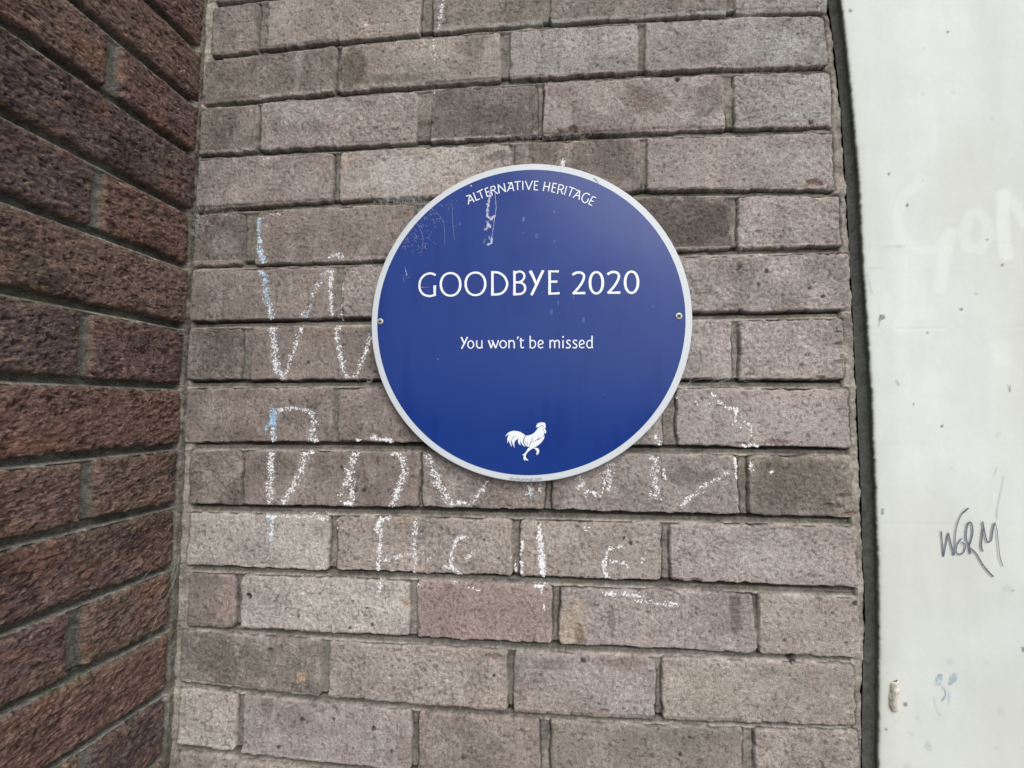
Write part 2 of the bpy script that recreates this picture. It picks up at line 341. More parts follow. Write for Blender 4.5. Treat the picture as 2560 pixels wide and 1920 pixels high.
# wall end: turn the corner into the joint beside the white wall
xe = np.interp(z, EZ, EX) + .0022*fbm(z*60, z*0, 91, 4, .6)*2 + .0012*fbm(z*350, z*0, 92, 2)
over = np.maximum(x - xe, 0)
h = h - .0035*np.exp(-np.maximum(xe-x,0)/.003) ; h = h - over*2.2
px_ = np.minimum(x, xe + over*.04)
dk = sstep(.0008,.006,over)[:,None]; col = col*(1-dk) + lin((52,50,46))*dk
col = np.clip(col, .004, .95)
V = np.stack([px_, -h, z], 1)
FH = h.reshape(sh)
def front_h(xx, zz):
    i = np.clip(np.searchsorted(us, xx), 0, len(us)-1); j = np.clip(np.searchsorted(vs, zz), 0, len(vs)-1); return FH[j, i]
me = mesh_np('brick_wall', V, grid_faces(sh[1], sh[0]), col)
wall = link('brick_wall', me, M_front)
tag(wall, 'weathered grey brown brick wall with chalk scrawl behind the round blue plaque', 'brick wall', kind='thing')

# --- left return wall (runs towards the viewer, plane x = 0); u = distance from the inner corner
LJ = {1:[(380,0),(505,124)],2:[(185,0),(297,89),(490,258)],3:[(0,42),(270,235),(490,388)],4:[(0,270),(247,409),(471,525)],
5:[(0,494),(239,571),(405,640),(463,668)],6:[(0,719),(212,771),(459,815)],7:[(0,949),(193,949),(455,970)],8:[(0,1161),(224,1145),(451,1116)],
9:[(0,1371),(216,1313),(436,1266)],10:[(0,1589),(174,1519),(436,1418)],11:[(0,1793),(193,1685),(436,1570)],12:[(231,1859),(436,1716)],13:[(366,1920),(436,1862)]}
LC = {}
for k, v in LJ.items():
    q = on_x(v); u_ = -q[:,1]
    LC[k] = np.polyfit(u_, q[:,2], 1)
for k in (12, 13): LC[k] = LC[11] - np.array([0, .0748])*(k-11)
LC[1] = LC[2] + np.array([0, .0748])
for k in range(0, -12, -1): LC[k] = LC[k+1] + np.array([0, .0748])
for k in range(14, 34): LC[k] = LC[k-1] - np.array([0, .0748])
UMAX = .62
us2 = np.concatenate([np.arange(-.010, .27, .0009), np.arange(.27, UMAX+.006, .005)])
vs2 = axis(-.60, .66, .0009, -1.50, 1.2, .007)
X, Z = np.meshgrid(us2, vs2); sh = X.shape; x = X.ravel(); z = Z.ravel()
D = np.full(x.shape, -1.0); tone = np.zeros((x.size, 3)); bid = np.zeros(x.size); recess = np.full(x.size, -.008)
TL = dict(a=(106,87,82), b=(101,83,80), c=(106,89,82), d=(90,77,76), e=(107,85,79))
LT = {3:'b', 4:'d', 5:'e', 6:'c', 7:'b', 8:'e', 9:'c', 10:'b', 11:'c', 12:'e', 13:'d', 2:'c', 1:'a', 0:'b'}
endx = {0:-.0,1:505,2:500,3:483,4:474,5:452,6:458,7:441,8:440,9:447,10:430,11:438,12:420,13:430}
midx = {2:None,3:(270,305,160),5:(236,262,500),7:(205,229,860),9:(209,240,1230),11:(176,214,1600),13:(206,233,1890)}
bi = 0
for k in range(KMIN, KMAX+1):
    zt = np.polyval(LC[k-1], x) - .0052; zb = np.polyval(LC[k], x) + .0052
    idx = np.where((z < zt+.012) & (z > zb-.012))[0]
    if not idx.size: continue
    x0 = .010
    if k in endx and endx[k] > 0:
        q = on_x([(endx[k], 960)])[0]; x0 = float(np.clip(-q[1], .004, .0105))
    if k % 2:
        mid = (.118, .130)
        if k in midx and midx[k]:
            q = on_x([(midx[k][0], midx[k][2]), (midx[k][1], midx[k][2])]); mid = (-q[1,1], -q[0,1])
        bl = [(x0, mid[0]), (mid[1], mid[1]+.215)]
    else: bl = [(x0, .235)]
    while bl[-1][1] < UMAX: bl.append((bl[-1][1]+.01, bl[-1][1]+.225))
    xs_, zs_ = x[idx], z[idx]; best = np.full(idx.size, -1.0)
    for n_, (xl, xr) in enumerate(bl):
        bi += 1
        d = brick_profile(xs_, zs_, xl, xr, zt[idx], zb[idx], 400+bi, .0028)
        m = d > best; best = np.where(m, d, best); ii = idx[m]
        key = LT.get(k, 'abcde'[bi % 5]) if n_ == 0 else 'abcde'[(bi*3) % 5]
        if k == 7 and n_ == 1: key = 'd'
        tone[ii] = lin(TL[key]); bid[ii] = bi
    g = best > D[idx]; D[idx[g]] = best[g]
    mo = zs_ > zt[idx]; f = np.clip((zs_-zt[idx])/.0104, 0, 1)
    recess[idx[mo]] = (-.0050 - .0070*sstep(.12,.45,f))[mo]
    inn = (zs_ <= zt[idx]) & (zs_ >= zb[idx]); recess[idx[inn]] = -.0085
strip = 1 - sstep(.006, .011, x)
recess = recess*(1-strip) - .001*strip + strip*.003*fbm(x*90, z*90, 98, 3, .6) + .002*fbm(x*24,z*24,99,3)*(1-strip)
# drag-wire texture: long torn creases, direction drifting from brick to brick
ang = (hash2(bid, bid*0+1, 8)-.5)*.5; ca, sa = np.cos(ang), np.sin(ang)
xr_, zr_ = x*ca+z*sa, -x*sa+z*ca
wz = .006*fbm(x*25, z*25, 13, 3)
cre = fbm(xr_*42, (zr_+wz)*230, 33, 4, .6); cr2 = fbm(xr_*110, (zr_+wz)*420, 35, 3, .6)
n_lo = fbm(x*12, z*16, 2, 4); n_md = fbm(x*50, z*110, 19, 4, .6); n_hi = fbm(x*260, z*400, 29, 3, .75)
rgh = .35 + .65*sstep(-.12, .12, fbm(x*9, z*11, 47, 3))
tear = sstep(.12, .26, cre)*rgh
gn = fbm(xr_*170, zr_*300, 51, 3, .7); pl = sstep(.10, .22, fbm(x*150+5, z*240, 53, 3, .6)); hb = n_lo*.0035 + n_md*.0026 + cre*.0030*rgh + cr2*.0016*rgh + gn*.0022 + n_hi*.0010 - pl*.0016 - tear*.0016 - .0035*np.exp(-np.maximum(D,0)/.002)
mask = sstep(-.0005, .0009, D)
crust = fbm(x*35, z*60, 55, 4, .65)
hm = recess + crust*.0028 + n_hi*.001
h = hb*mask + hm*(1-mask)
cb = tone*(1 + .5*n_md + .8*n_hi + .5*cr2 + .9*gn)[:,None]
cb = cb*(1-.34*pl[:,None]); wr = sstep(.04,.30,fbm(x*24, z*36, 44, 4, .65))[:,None]; cb = cb*(1-wr*.4) + lin((128,92,70))*(1+.5*n_hi+.8*gn)[:,None]*wr*.4
ol = sstep(.04,.3,fbm(x*15+4, z*20, 46, 4, .6))[:,None]; cb = cb*(1-ol*.35) + lin((100,90,74))*(1+.5*n_hi+.8*gn)[:,None]*ol*.35
dk = sstep(.06,.3,fbm(x*18+9, z*24, 48, 4, .6))[:,None]; cb = cb*(1-dk*.6) + lin((50,42,44))*dk*.6
hl = sstep(.12,.26,fbm(xr_*190, zr_*420, 49, 3, .65))[:,None]; cb = cb*(1-hl*.5) + lin((150,124,104))*hl*.5
ed = np.exp(-np.maximum(D,0)/.004)[:,None]*sstep(-.1,.2,fbm(x*40,z*40,77,3))[:,None]; cb = cb*(1-.45*ed)+lin((130,112,92))*.45*ed
cm = (lin((90,91,84))*(1-strip[:,None]) + lin((112,108,99))*strip[:,None])*(1+1.5*crust+.6*n_hi)[:,None]
f = np.clip((recess+.011)/.006,0,1)[:,None]*(1-strip[:,None]); cm = cm*(1-f*.5) + lin((150,148,138))*(1+.5*crust)[:,None]*f*.7
moss = sstep(.0,.25,fbm(x*14,z*14,85,4))[:,None]*.4; cm = cm*(1-moss)+lin((84,90,68))*moss
col = np.clip(cb*mask[:,None] + cm*(1-mask[:,None]), .004, .9)
V = np.stack([h, -x, z], 1)
me = mesh_np('brick_wall', V, grid_faces(sh[1], sh[0], True), col)
# give it the thickness of a one-brick wall
left = link('brick_wall', me, M_left)
tag(left, 'dark brown rough brick return wall at the left, meeting the plaque wall in a corner', 'brick wall', kind='thing')

# --- white rendered wall on the right
us3 = np.concatenate([np.linspace(-.036, 0, 14, endpoint=False), np.arange(0, .36, .0014), np.arange(.36, 1.6, .02)])
vs3 = axis(-.60, .66, .0014, -1.50, 1.2, .01)
X, Z = np.meshgrid(us3, vs3); sh = X.shape; u = X.ravel(); z = Z.ravel()
rag = .0012*fbm(z*150, z*0, 5, 3, .7) + .0009*fbm(z*500, z*0, 6, 2)
x = np.interp(z, WZ, WX) + rag + np.maximum(u, 0)
nf = np.clip(u/.004, 0, 1)
h = -WY + .0012*fbm(x*9, z*9, 1, 3) + .00022*fbm(x*70, z*45, 2, 4, .6)
seam = 0*z
for py, a_ in [(615,.5),(668,.2),(822,.9),(1113,.5),(1310,.7)]:
    zc = on_y([(2300, py)], WY)[0][2]
    seam = seam + a_*np.exp(-((z-zc+.002*fbm(x*20,z*0,int(py),3))/.0016)**2)*sstep(-.12,.15,fbm(x*60,z*60,int(py)+3,3))
h = h - .00025*seam
h = h - .0010*np.exp(-np.maximum(u,0)/.0012)
h = np.where(u < 0, h + u*1.0 + .0015*fbm(u*200, z*120, 8, 3), h)
base = lin((200,204,201))
col = base*(1 + .14*fbm(x*9, z*3, 4, 4) + .14*fbm(x*42, z*7, 14, 4, .6) + .10*fbm(x*22, z*26, 24, 4, .6) + .03*fbm(x*300,z*300,15,3))[:,None]
tint = sstep(.0,.25,fbm(x*5+1, z*5, 16, 3))[:,None]; col = col*(1-tint*.5)+col*np.array([1.01,.985,.965])*tint*.5
low_tint = sstep(.05,.3,fbm(x*7,z*5,18,4)+.3*sstep(.1,-.45,z)-.02)[:,None]; col = col*(1-low_tint*.3)+lin((178,181,170))*low_tint*.3  # greenish grey patches, denser towards the bottom
def segdist(px, pz, P):
    d = np.full(px.shape, 9.0)
    for a_, b_ in zip(P[:-1], P[1:]):
        ab = b_-a_; t_ = np.clip(((px-a_[0])*ab[0]+(pz-a_[1])*ab[1])/(ab@ab+1e-12), 0, 1)
        d = np.minimum(d, np.hypot(px-a_[0]-t_*ab[0], pz-a_[1]-t_*ab[1]))
    return d
# ghosts of an older scrawl, rolled over with fresh white paint
def G_(pts): return on_y([(2160+a_/3.3175, 400+b_/3.3175) for a_, b_ in pts], WY)[:, [0,2]]
gh = 0*x
for pts, wd, st in [([(480,170),(330,300),(270,450),(300,650),(450,740),(620,750),(720,600)],.0055,.5),([(880,450),(820,600),(850,720),(960,740),(1030,640),(1020,520),(950,440)],.006,.6),
      ([(1160,300),(1150,500),(1180,780)],.007,1),([(1160,310),(1240,350),(1330,520)],.006,.7),([(720,620),(660,800),(630,1050)],.007,.6),([(190,1150),(180,1300)],.006,.4),([(560,1280),(380,1260),(300,1380)],.008,.4),([(1130,1550),(1140,1640)],.009,.5)]:
    gh = np.maximum(gh, st*(1-sstep(wd*.6, wd*1.4, segdist(x, z, G_(pts)) + .003*fbm(x*90,z*90,3,2))))
col = col*(1-.4*gh[:,None]) + lin((222,226,223))*.4*gh[:,None]
# dark grit, dents and stains
for px, py, r, c in [(2126,28,4,'k'),(2370,80,3,'k'),(2383,230,6,'g'),(2307,235,4,'g'),(2286,253,3,'g'),(2221,435,3,'k'),(2306,451,5,'g'),(2268,514,4,'k'),(2468,599,3,'k'),(2505,663,3,'k'),(2403,774,3,'k'),(2319,832,5,'k'),(2206,791,7,'k'),(2200,797,5,'k'),
     (2246,959,4,'g'),(2207,1283,4,'k'),(2207,1274,3,'k'),(2355,1066,3,'k'),(2285,1010,2,'k'),(2375,1653,8,'g'),(2262,1760,5,'k'),(2294,1795,5,'g'),(2270,1832,4,'g'),(2280,1837,5,'g'),(2322,1866,10,'v'),(2467,1656,5,'g'),(2215,1824,3,'k'),(2520,1473,10,'g'),(2531,1476,3,'k'),
     (2500,1780,10,'g'),(2558,1624,5,'k'),(2180,1250,5,'g'),(2380,1170,5,'g'),(2520,965,6,'g'),(2495,1085,7,'g'),(2270,1915,9,'g'),(2239,1805,4,'g'),(2490,1870,6,'g'),(2310,120,5,'g'),(2480,300,4,'g')]:
    q = on_y([(px,py)], WY)[0]; rr_ = r*.00050
    near = np.where((abs(x-q[0]) < rr_*2.5) & (abs(z-q[2]) < rr_*2.5) & (u > 0))[0]
    if not near.size: continue
    mm = 1-sstep(.5,1.2,np.hypot(x[near]-q[0], z[near]-q[2])/rr_ + 1.2*fbm(x[near]*300,z[near]*300,int(px),2))
    mm = mm*{'k':.75,'g':.16,'v':.25}[c]
    col[near] = col[near]*(1-mm[:,None]) + lin({'k':(80,78,78),'g':(130,130,128),'v':(120,118,140)}[c])*mm[:,None]
for _ in range(70):
    qx, qz, qa, ql = random.uniform(.99, 1.28), random.uniform(-.5, .5), random.uniform(0, 3.1), random.uniform(.001, .008)
    near = np.where((abs(x-qx) < .012) & (abs(z-qz) < .012) & (u > 0))[0]
    if not near.size: continue
    dd = segdist(x[near], z[near], [np.array([qx, qz]), np.array([qx+ql*math.cos(qa), qz+ql*math.sin(qa)])])
    mm = (1-sstep(.0003, .0012, dd + .0008*fbm(x[near]*300, z[near]*300, 7, 2)))*random.uniform(.08,.35)
    col[near] = col[near]*(1-mm[:,None]) + lin((128,128,124))*mm[:,None]
gre = (np.exp(-np.maximum(u,0)/.0009)*(.35+.65*sstep(-.1,.15,fbm(z*120,z*0,9,3))))[:,None]
col = col*(1-gre*.7)+lin((88,106,76))*gre*.7
gray = (np.exp(-np.maximum(u,0)/.006)*.2)[:,None]; col = col*(1-gray)+lin((150,160,145))*gray
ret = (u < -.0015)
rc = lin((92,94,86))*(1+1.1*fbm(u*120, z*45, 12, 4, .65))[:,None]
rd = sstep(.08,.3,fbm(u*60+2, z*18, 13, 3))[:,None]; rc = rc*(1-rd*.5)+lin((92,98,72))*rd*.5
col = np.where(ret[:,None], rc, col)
for yy in ():
    pass
V = np.stack([x - np.where(u<0, .0006*fbm(u*300, z*200, 3, 3)*2, 0), -h, z], 1)
white = link('rendered_wall', mesh_np('rendered_wall', V, grid_faces(sh[1], sh[0]), np.clip(col,.004,.95)), M_white)
tag(white, 'smooth white painted wall at the right with a pen scrawl reading WORM', 'wall', kind='thing')

# mastic bead closing the joint between the brickwork and the render
zz_ = np.arange(-1.5, 1.2, .003); V_ = []; F_ = []
for i, z_ in enumerate(zz_):
    xa, xb = np.interp(z_, EZ, EX) + .0002, np.interp(z_, WZ, WX) + .002
    for j in range(6):
        t_ = j/5; V_.append((xa+(xb-xa)*t_, .0035 - .0055*t_ + .0008*(vn(np.array([z_*140.]), np.array([j*1.]), 3)[0]-.5), z_))
for i in range(len(zz_)-1):
    for j in range(5): F_.append((i*6+j, i*6+j+1, i*6+j+7, i*6+j+6))
link('joint_sealant', mesh_py('joint_sealant', V_, F_, True), grain_mat('dark_mastic', 200, .3, .001, use=False, base=tuple(lin((82,84,80)))), wall)

# ------------------------------------------------------------------ ribbons: flat strokes laid on a surface
def ribbon(V, F, P, wd, lift, cap=True, frame='y'):
    """P list of 3D points on a plane y=const ; flat strip facing -y"""
    P = np.array(P, float); n = len(P)
    if np.isscalar(wd): wd = [wd]*n
    Tn = np.gradient(P, axis=0)
    if n > 6 and np.linalg.norm(P[0]-P[-1]) < 1e-6: Tn[0] = Tn[-1] = P[1]-P[-2]
    Tn[:,1] = 0; Tn /= np.linalg.norm(Tn, axis=1)[:,None] + 1e-12
    Nn = np.stack([-Tn[:,2], 0*Tn[:,0], Tn[:,0]], 1)
    b0 = len(V)
    for i in range(n):
        for s_ in (-.5, .5):
            q = P[i] + Nn[i]*wd[i]*s_; q[1] -= lift; V.append(q)
    for i in range(n-1):
        F.append((b0+2*i, b0+2*i+2, b0+2*i+3, b0+2*i+1))
def smooth(pts, n=8, closed=False):
    P = [np.array(p, float) for p in pts]; out = []
    m = len(P)
    rngs = range(m if closed else m-1)
    for i in rngs:
        if closed: p0,p1,p2,p3 = P[i-1],P[i],P[(i+1)%m],P[(i+2)%m]
        else: p0 = P[max(i-1,0)]; p1 = P[i]; p2 = P[i+1]; p3 = P[min(i+2,m-1)]
        for t_ in np.linspace(0,1,n,endpoint=False):
            out.append(.5*((2*p1)+(-p0+p2)*t_+(2*p0-5*p1+4*p2-p3)*t_**2+(-p0+3*p1-3*p2+p3)*t_**3))
    out.append(P[0] if closed else P[-1]); return out
def resample(pts, step):
    P = np.array(pts, float); d = np.r_[0, np.cumsum(np.hypot(*np.diff(P, axis=0).T))]
    s = np.arange(0, d[-1]+step, step); return np.stack([np.interp(s, d, P[:,0]), np.interp(s, d, P[:,1])], 1)

# ------------------------------------------------------------------ chalk
tA = lambda p: (400+p[0]/2.592, 640+p[1]/2.592)
tB = lambda p: (400+p[0]/2.592, 1280+p[1]/2.592)
tC = lambda p: (1040+p[0]/2.592, 1280+p[1]/2.592)
tD = lambda p: (1680+p[0]/2.592, 640+p[1]/2.592)
tE = lambda p: (1000+p[0]/4.424, 1100+p[1]/4.424)
tF = lambda p: (1380+p[0]/4.424, 1080+p[1]/4.424)
tO = lambda p: (640+p[0]/2.592, p[1]/2.592)
tS = lambda p: p
CH = [ # frame, points, width(px), density, blueness
 (tS,[(644,548),(645,575),(650,606)],13,1.2,.45),(tS,[(650,620),(654,640),(660,658)],16,1.1,.6),
 (tA,[(655,95),(680,130),(690,250),(712,320)],18,.95,.6),(tA,[(720,335),(728,405)],16,1.1,.4),
 (tA,[(1050,115),(1110,95),(1105,200),(1112,300),(1125,385)],11,.9,.05),(tA,[(1040,165),(990,260),(975,310),(930,400)],14,.35,.2),(tS,[(826,642),(842,633),(853,643)],13,1,.25),
 (tA,[(1180,100),(1182,220),(1175,330),(1163,395)],5,1.6,0),(tA,[(925,385),(945,395)],10,.8,.5),
 (tA,[(700,465),(745,468)],10,1.5,.1),(tA,[(722,475),(745,560),(745,650),(765,740),(800,795)],18,.85,.15),(tA,[(925,465),(885,560),(855,640),(840,720),(810,780)],13,.5,.1),
 (tA,[(1130,465),(1165,462)],8,1.4,0),(tA,[(1145,465),(1150,560),(1170,650),(1190,750),(1225,790)],13,.85,.05),(tA,[(1370,520),(1320,660),(1260,790)],14,.55,0),
 (tA,[(730,985),(735,1090)],15,1.6,.95),(tA,[(735,1090),(735,1200)],17,.8,.35),(tA,[(675,1140),(715,1075)],10,.9,.95),
 (tA,[(760,1010),(820,985),(920,990),(985,1015),(1005,1080),(985,1195)],17,.6,.1),(tA,[(955,1195),(1020,1195)],8,1.2,0),
 (tA,[(1272,1197),(1290,1193)],9,1.8,0),(tA,[(1368,1170),(1430,1190),(1515,1197)],9,1.3,0),
 (tA,[(722,1260),(718,1400),(715,1510),(715,1600)],18,.75,0),(tA,[(925,1272),(985,1272)],7,1.3,0),(tA,[(950,1280),(920,1380),(870,1480),(800,1610)],18,.65,0),
 (tA,[(1230,1275),(1280,1275)],7,1.2,0),(tA,[(1265,1285),(1225,1400),(1240,1500),(1245,1600)],24,.55,0),(tA,[(1225,1400),(1170,1560)],12,.45,0),(tA,[(1180,1600),(1255,1602)],8,1.2,0),
 (tA,[(1505,1280),(1560,1285)],6,1.3,0),(tA,[(1565,1290),(1590,1400),(1560,1480),(1500,1620)],18,.7,0),
 (tE,[(270,140),(350,260),(400,420),(470,560),(570,700)],26,.42,0),(tE,[(560,715),(680,690),(780,725)],12,1,0),(tE,[(970,470),(900,560),(820,670)],9,.9,0),
 (tE,[(1440,490),(1440,620)],20,.7,.15),(tE,[(1560,480),(1540,570)],8,.6,0),
 (tF,[(300,500),(340,560),(290,630)],20,.45,0),(tF,[(370,650),(450,660),(540,700)],11,.9,0),(tF,[(375,650),(380,720)],7,1,0),(tF,[(625,350),(600,500),(610,640)],30,.5,0),(tF,[(1090,280),(1180,290)],8,.9,0),
 (tF,[(1120,330),(1160,500),(1130,640),(1160,760)],32,.28,0),(tF,[(1240,400),(1250,530)],8,.7,0),(tF,[(1130,30),(1180,140)],16,.4,0),
 (tB,[(690,35),(740,35)],8,1.4,.1),(tB,[(718,40),(720,180)],17,.8,.25),(tB,[(740,30),(900,28),(1090,45)],4,.8,0),(tB,[(970,14),(1090,15)],5,1.3,0),(tB,[(1145,50),(1142,100)],5,1.2,0),
 (tB,[(1485,38),(1425,45),(1400,120)],10,1.1,0),(tB,[(1425,55),(1425,200),(1415,380)],11,.95,0),(tB,[(1420,440),(1425,505)],13,1,0),
 (tB,[(1655,50),(1648,200),(1650,390)],11,.8,0),(tB,[(1440,320),(1540,290),(1650,265)],16,.35,0),
 (tC,[(335,155),(260,180),(228,260),(230,350),(250,385)],9,.9,0),(tC,[(190,345),(240,370),(295,400)],12,1,0),(tC,[(375,250),(320,320)],12,.4,0),(tC,[(5,485),(35,455)],8,1,0),(tC,[(320,480),(410,505)],7,.5,0),(tC,[(245,455),(265,460)],4,1,0),
 (tC,[(40,260),(80,310)],22,.2,0),(tC,[(692,180),(682,300),(685,410)],6,1.3,0),(tC,[(640,215),(632,250),(612,310)],4,1.4,0),(tC,[(640,320),(645,420)],9,1.2,0),
 (tC,[(800,95),(806,160)],7,1.5,0),(tC,[(803,150),(812,250),(822,430)],16,1.15,0),(tC,[(772,478),(850,465)],13,2.2,0),(tC,[(815,490),(810,540)],3,1.5,0),(tC,[(830,600),(832,625)],3,1.5,0),
 (tC,[(1240,243),(1275,235)],6,1,0),(tC,[(1315,222),(1340,222)],8,1.1,0),(tC,[(1240,260),(1215,330),(1225,400),(1245,428)],10,1,0),(tC,[(1265,320),(1330,330),(1370,355)],9,.45,0),(tC,[(1485,255),(1465,330)],10,.3,0),(tC,[(1080,100),(1130,110)],9,.25,0),
 (tC,[(1200,525),(1245,525),(1305,545)],7,1.2,0),(tC,[(1340,530),(1400,545),(1430,545)],8,1.2,0),(tC,[(1430,545),(1490,535)],7,.9,0),(tC,[(1430,575),(1560,590),(1680,600)],30,.18,0),
 (tD,[(5,900),(30,930)],12,.7,0),(tD,[(255,900),(295,905)],8,.9,0),(tD,[(290,930),(340,975),(430,1000)],11,.45,0),(tD,[(420,1000),(400,1080),(430,1110)],16,.22,0),(tD,[(410,1020),(520,1110)],6,.5,0),(tD,[(515,1105),(515,1165)],6,.8,0),
 (tD,[(455,1232),(500,1225),(550,1232)],9,1.7,0),(tD,[(650,1247),(700,1249)],3,1,0),(tD,[(410,1310),(418,1380),(428,1440)],14,.7,0),(tD,[(505,1325),(515,1380)],9,1,0),(tD,[(630,1402),(650,1398)],9,1.4,0),
 (tD,[(360,1405),(220,1490),(120,1560)],16,.35,0),(tD,[(120,1560),(55,1630)],16,.7,0),(tD,[(130,940),(240,960)],16,.08,0),
 (tO,[(1210,0),(1200,60),(1185,120)],11,1,.1),(tO,[(1195,100),(1185,185)],6,.8,.1),(tO,[(1150,255),(1160,390)],4,.7,0),(tO,[(1160,390),(1155,600)],3,.35,0),
 (tS,[(1408,400),(1406,412)],9,1.8,0),(tS,[(895,64),(920,62)],3,.9,0),(tS,[(656,396),(690,393)],4,.6,0),(tS,[(655,545),(700,535)],4,.4,0),(tS,[(1648,493),(1656,489)],5,1.2,0)]
fv, ff, fc = [], [], []
def occupied(px, py): return math.hypot((px-1329)/398, (py-806)/400) < .99
for fr, pts, wd, den, bl in CH:
    P = resample([fr(p) for p in pts], 1.0)
    n = int(len(P)*wd*den*.165)
    for _ in range(max(3, n)):
        k = random.randrange(len(P)); px = P[k,0] + random.gauss(0, wd*.27); py = P[k,1] + random.gauss(0, 2.5)
        off = abs(px-P[k,0])
        if off > wd*.62 or occupied(px, py): continue
        q = on_y([(px, py)])[0]
        hh = float(front_h(q[0], q[2]))
        if hh < -.0022 and random.random() < .8: continue
        if hh < .5*(float(front_h(q[0]+.002, q[2]))+float(front_h(q[0]-.002, q[2]+.001))) - .00005 and random.random() < .75: continue
        if vn(np.array([px*.11]), np.array([py*.11]), 5)[0] < .42 and random.random() < .6: continue
        r = random.uniform(.55, 1.25)*.00078*(1.15 if den > 1 else 1)
        a0 = random.uniform(0, 6.28); el = random.uniform(1, 2.1); m = random.choice((5,6,7)); b0 = len(fv)
        hs_ = []
        for i in range(m):
            t_ = 2*math.pi*i/m; rr_ = r*random.uniform(.55, 1.3)
            ex, ez = math.cos(t_)*rr_*el, math.sin(t_)*rr_
            vx = q[0]+ex*math.cos(a0)-ez*math.sin(a0); vz = q[2]+ex*math.sin(a0)+ez*math.cos(a0)
            hs_.append(float(front_h(vx, vz))); fv.append([vx, 0, vz])
        for i in range(m): fv[b0+i][1] = -(max(hs_[i], hh-.0004) + .00030)
        ff.append(tuple(range(b0, b0+m)))
        c = lin((236,238,240)) if random.random() > bl else lin((160,194,222))
        fc += [c*random.uniform(.82,1.02)]*m
for fr, pts, wd, den, bl in CH:
    P = resample([fr(p) for p in pts], 1.0)
    for _ in range(int(len(P)*wd*min(den,1.2)*.34)):
        k = random.randrange(len(P)); px = P[k,0] + random.gauss(0, wd*.38); py = P[k,1] + random.gauss(0, 4)
        if occupied(px, py): continue
        q = on_y([(px, py)])[0]; hh = float(front_h(q[0], q[2]))
        if hh < -.0022: continue
        r = random.uniform(.00016, .00036); b0 = len(fv); a0 = random.uniform(0, 6.28)
        for i in range(4):
            a_ = a0+1.5708*i; rr_ = r*random.uniform(.6, 1.7); vx, vz = q[0]+rr_*math.cos(a_), q[2]+rr_*math.sin(a_)
            fv.append([vx, -(max(hh, float(front_h(vx, vz)))+.00018), vz])
        ff.append(tuple(range(b0, b0+4)))
        c = lin((206,204,202)) if random.random() > bl else lin((150,176,198)); fc += [c]*4
me = mesh_py('chalk_writing', fv, ff)
at = me.color_attributes.new('col', 'FLOAT_COLOR', 'POINT'); c4 = np.ones((len(fv),4), np.float32); c4[:,:3] = np.array(fc); at.data.foreach_set('color', c4.ravel())
link('chalk_writing', me, M_chalk, wall)
# thin orange and white scratches
M_scr = plain('pale_orange_scratch', tuple(lin((214,172,150))), .9, .1)
V_, F_ = [], []
for a_, b_, wd in [((545,1065),(660,1010),.0010),((545,1050),(620,1020),.0005),((470,832),(545,800),.0007),((430,1122),(495,1090),.0008),((45,1028),(140,1018),.0007),((650,178),(730,163),.0008),((640,150),(700,172),.0004)]:
    p = [tO((a_[0]+(b_[0]-a_[0])*t_, a_[1]+(b_[1]-a_[1])*t_)) for t_ in np.linspace(0,1,26)]
    Q = on_y(p); Q[:,1] = [-float(max(front_h(q[0]+dx, q[2]+dz) for dx in (-.001,0,.001) for dz in (-.001,0,.001))) for q in Q]
    ws_ = [wd*random.uniform(.3,1.3)*math.sin(math.pi*(i+.8)/27) for i in range(26)]
    V_, F_ = [], []; ribbon(V_, F_, Q, ws_, .0001)
    link('scratch', mesh_py('scratch', V_, F_), M_scr, wall)

# ------------------------------------------------------------------ pen scrawl and marks on the white wall
LFT = .0004
def wsurf(px, py): return on_y([(px,py)], WY)[0]
V_, F_ = [], []
tW = lambda p: (2200+p[0]/4.608, 1200+p[1]/4.608)
PEN = [([(697,585),(705,680),(722,880)],10),([(722,880),(745,760),(778,605)],11),([(778,605),(800,700),(840,865)],11),([(845,865),(852,740),(862,600),(890,480),(940,380),(1010,320)],8),([(940,380),(1010,320)],13),
  ([(930,668),(885,730),(865,790),(870,830),(910,852),(950,830),(972,780),(965,735),(925,712)],10),
  ([(1030,850),(1020,760),(985,690),(982,600),(1000,510),(1025,482),(1048,510),(1057,600),(1035,700),(1010,760)],12),([(1015,745),(1030,845)],13),([(1015,775),(1060,805),(1110,860),(1160,950),(1220,1030),(1295,1110)],12),
  ([(1172,820),(1155,760),(1160,680),(1170,600),(1180,540),(1170,475)],13),([(1170,475),(1190,580),(1215,690),(1240,710),(1270,680),(1285,580),(1310,485)],12),([(1310,485),(1335,580),(1350,740),(1370,890),(1405,990)],7)]
for k, (pts, wd) in enumerate(PEN):
    Q = [wsurf(*tW(p)) for p in smooth(pts, 10)]
    ws_ = [wd/4.608*.00052*(1+.25*(random.random()-.5)) for _ in Q]
    ribbon(V_, F_, Q, ws_, .0012+.00003*k)
link('pen_writing', mesh_py('pen_writing', V_, F_), M_ink, white)
V_, F_ = [], []
tG = lambda p: (2160+p[0]/3.3175, 800+p[1]/3.3175)
for k, (pts, wd) in enumerate([([(1155,1290),(1135,1400),(1105,1560),(1100,1660)],3),([(1100,1220),(1075,1300)],3),([(265,495),(295,545)],5),([(1205,540),(1210,590)],6)]):
    V_, F_ = [], []; ribbon(V_, F_, [wsurf(*tG(p)) for p in smooth(pts, 8)], [wd/3.3*.00055*random.uniform(.5,1.2) for _ in range(8*(len(pts)-1)+1)], .0012+.00003*k)
    link('faint_scratch', mesh_py('faint_scratch', V_, F_), M_pencil, white)
tH = lambda p: (2160+p[0]/3.3175, 400+p[1]/3.3175)
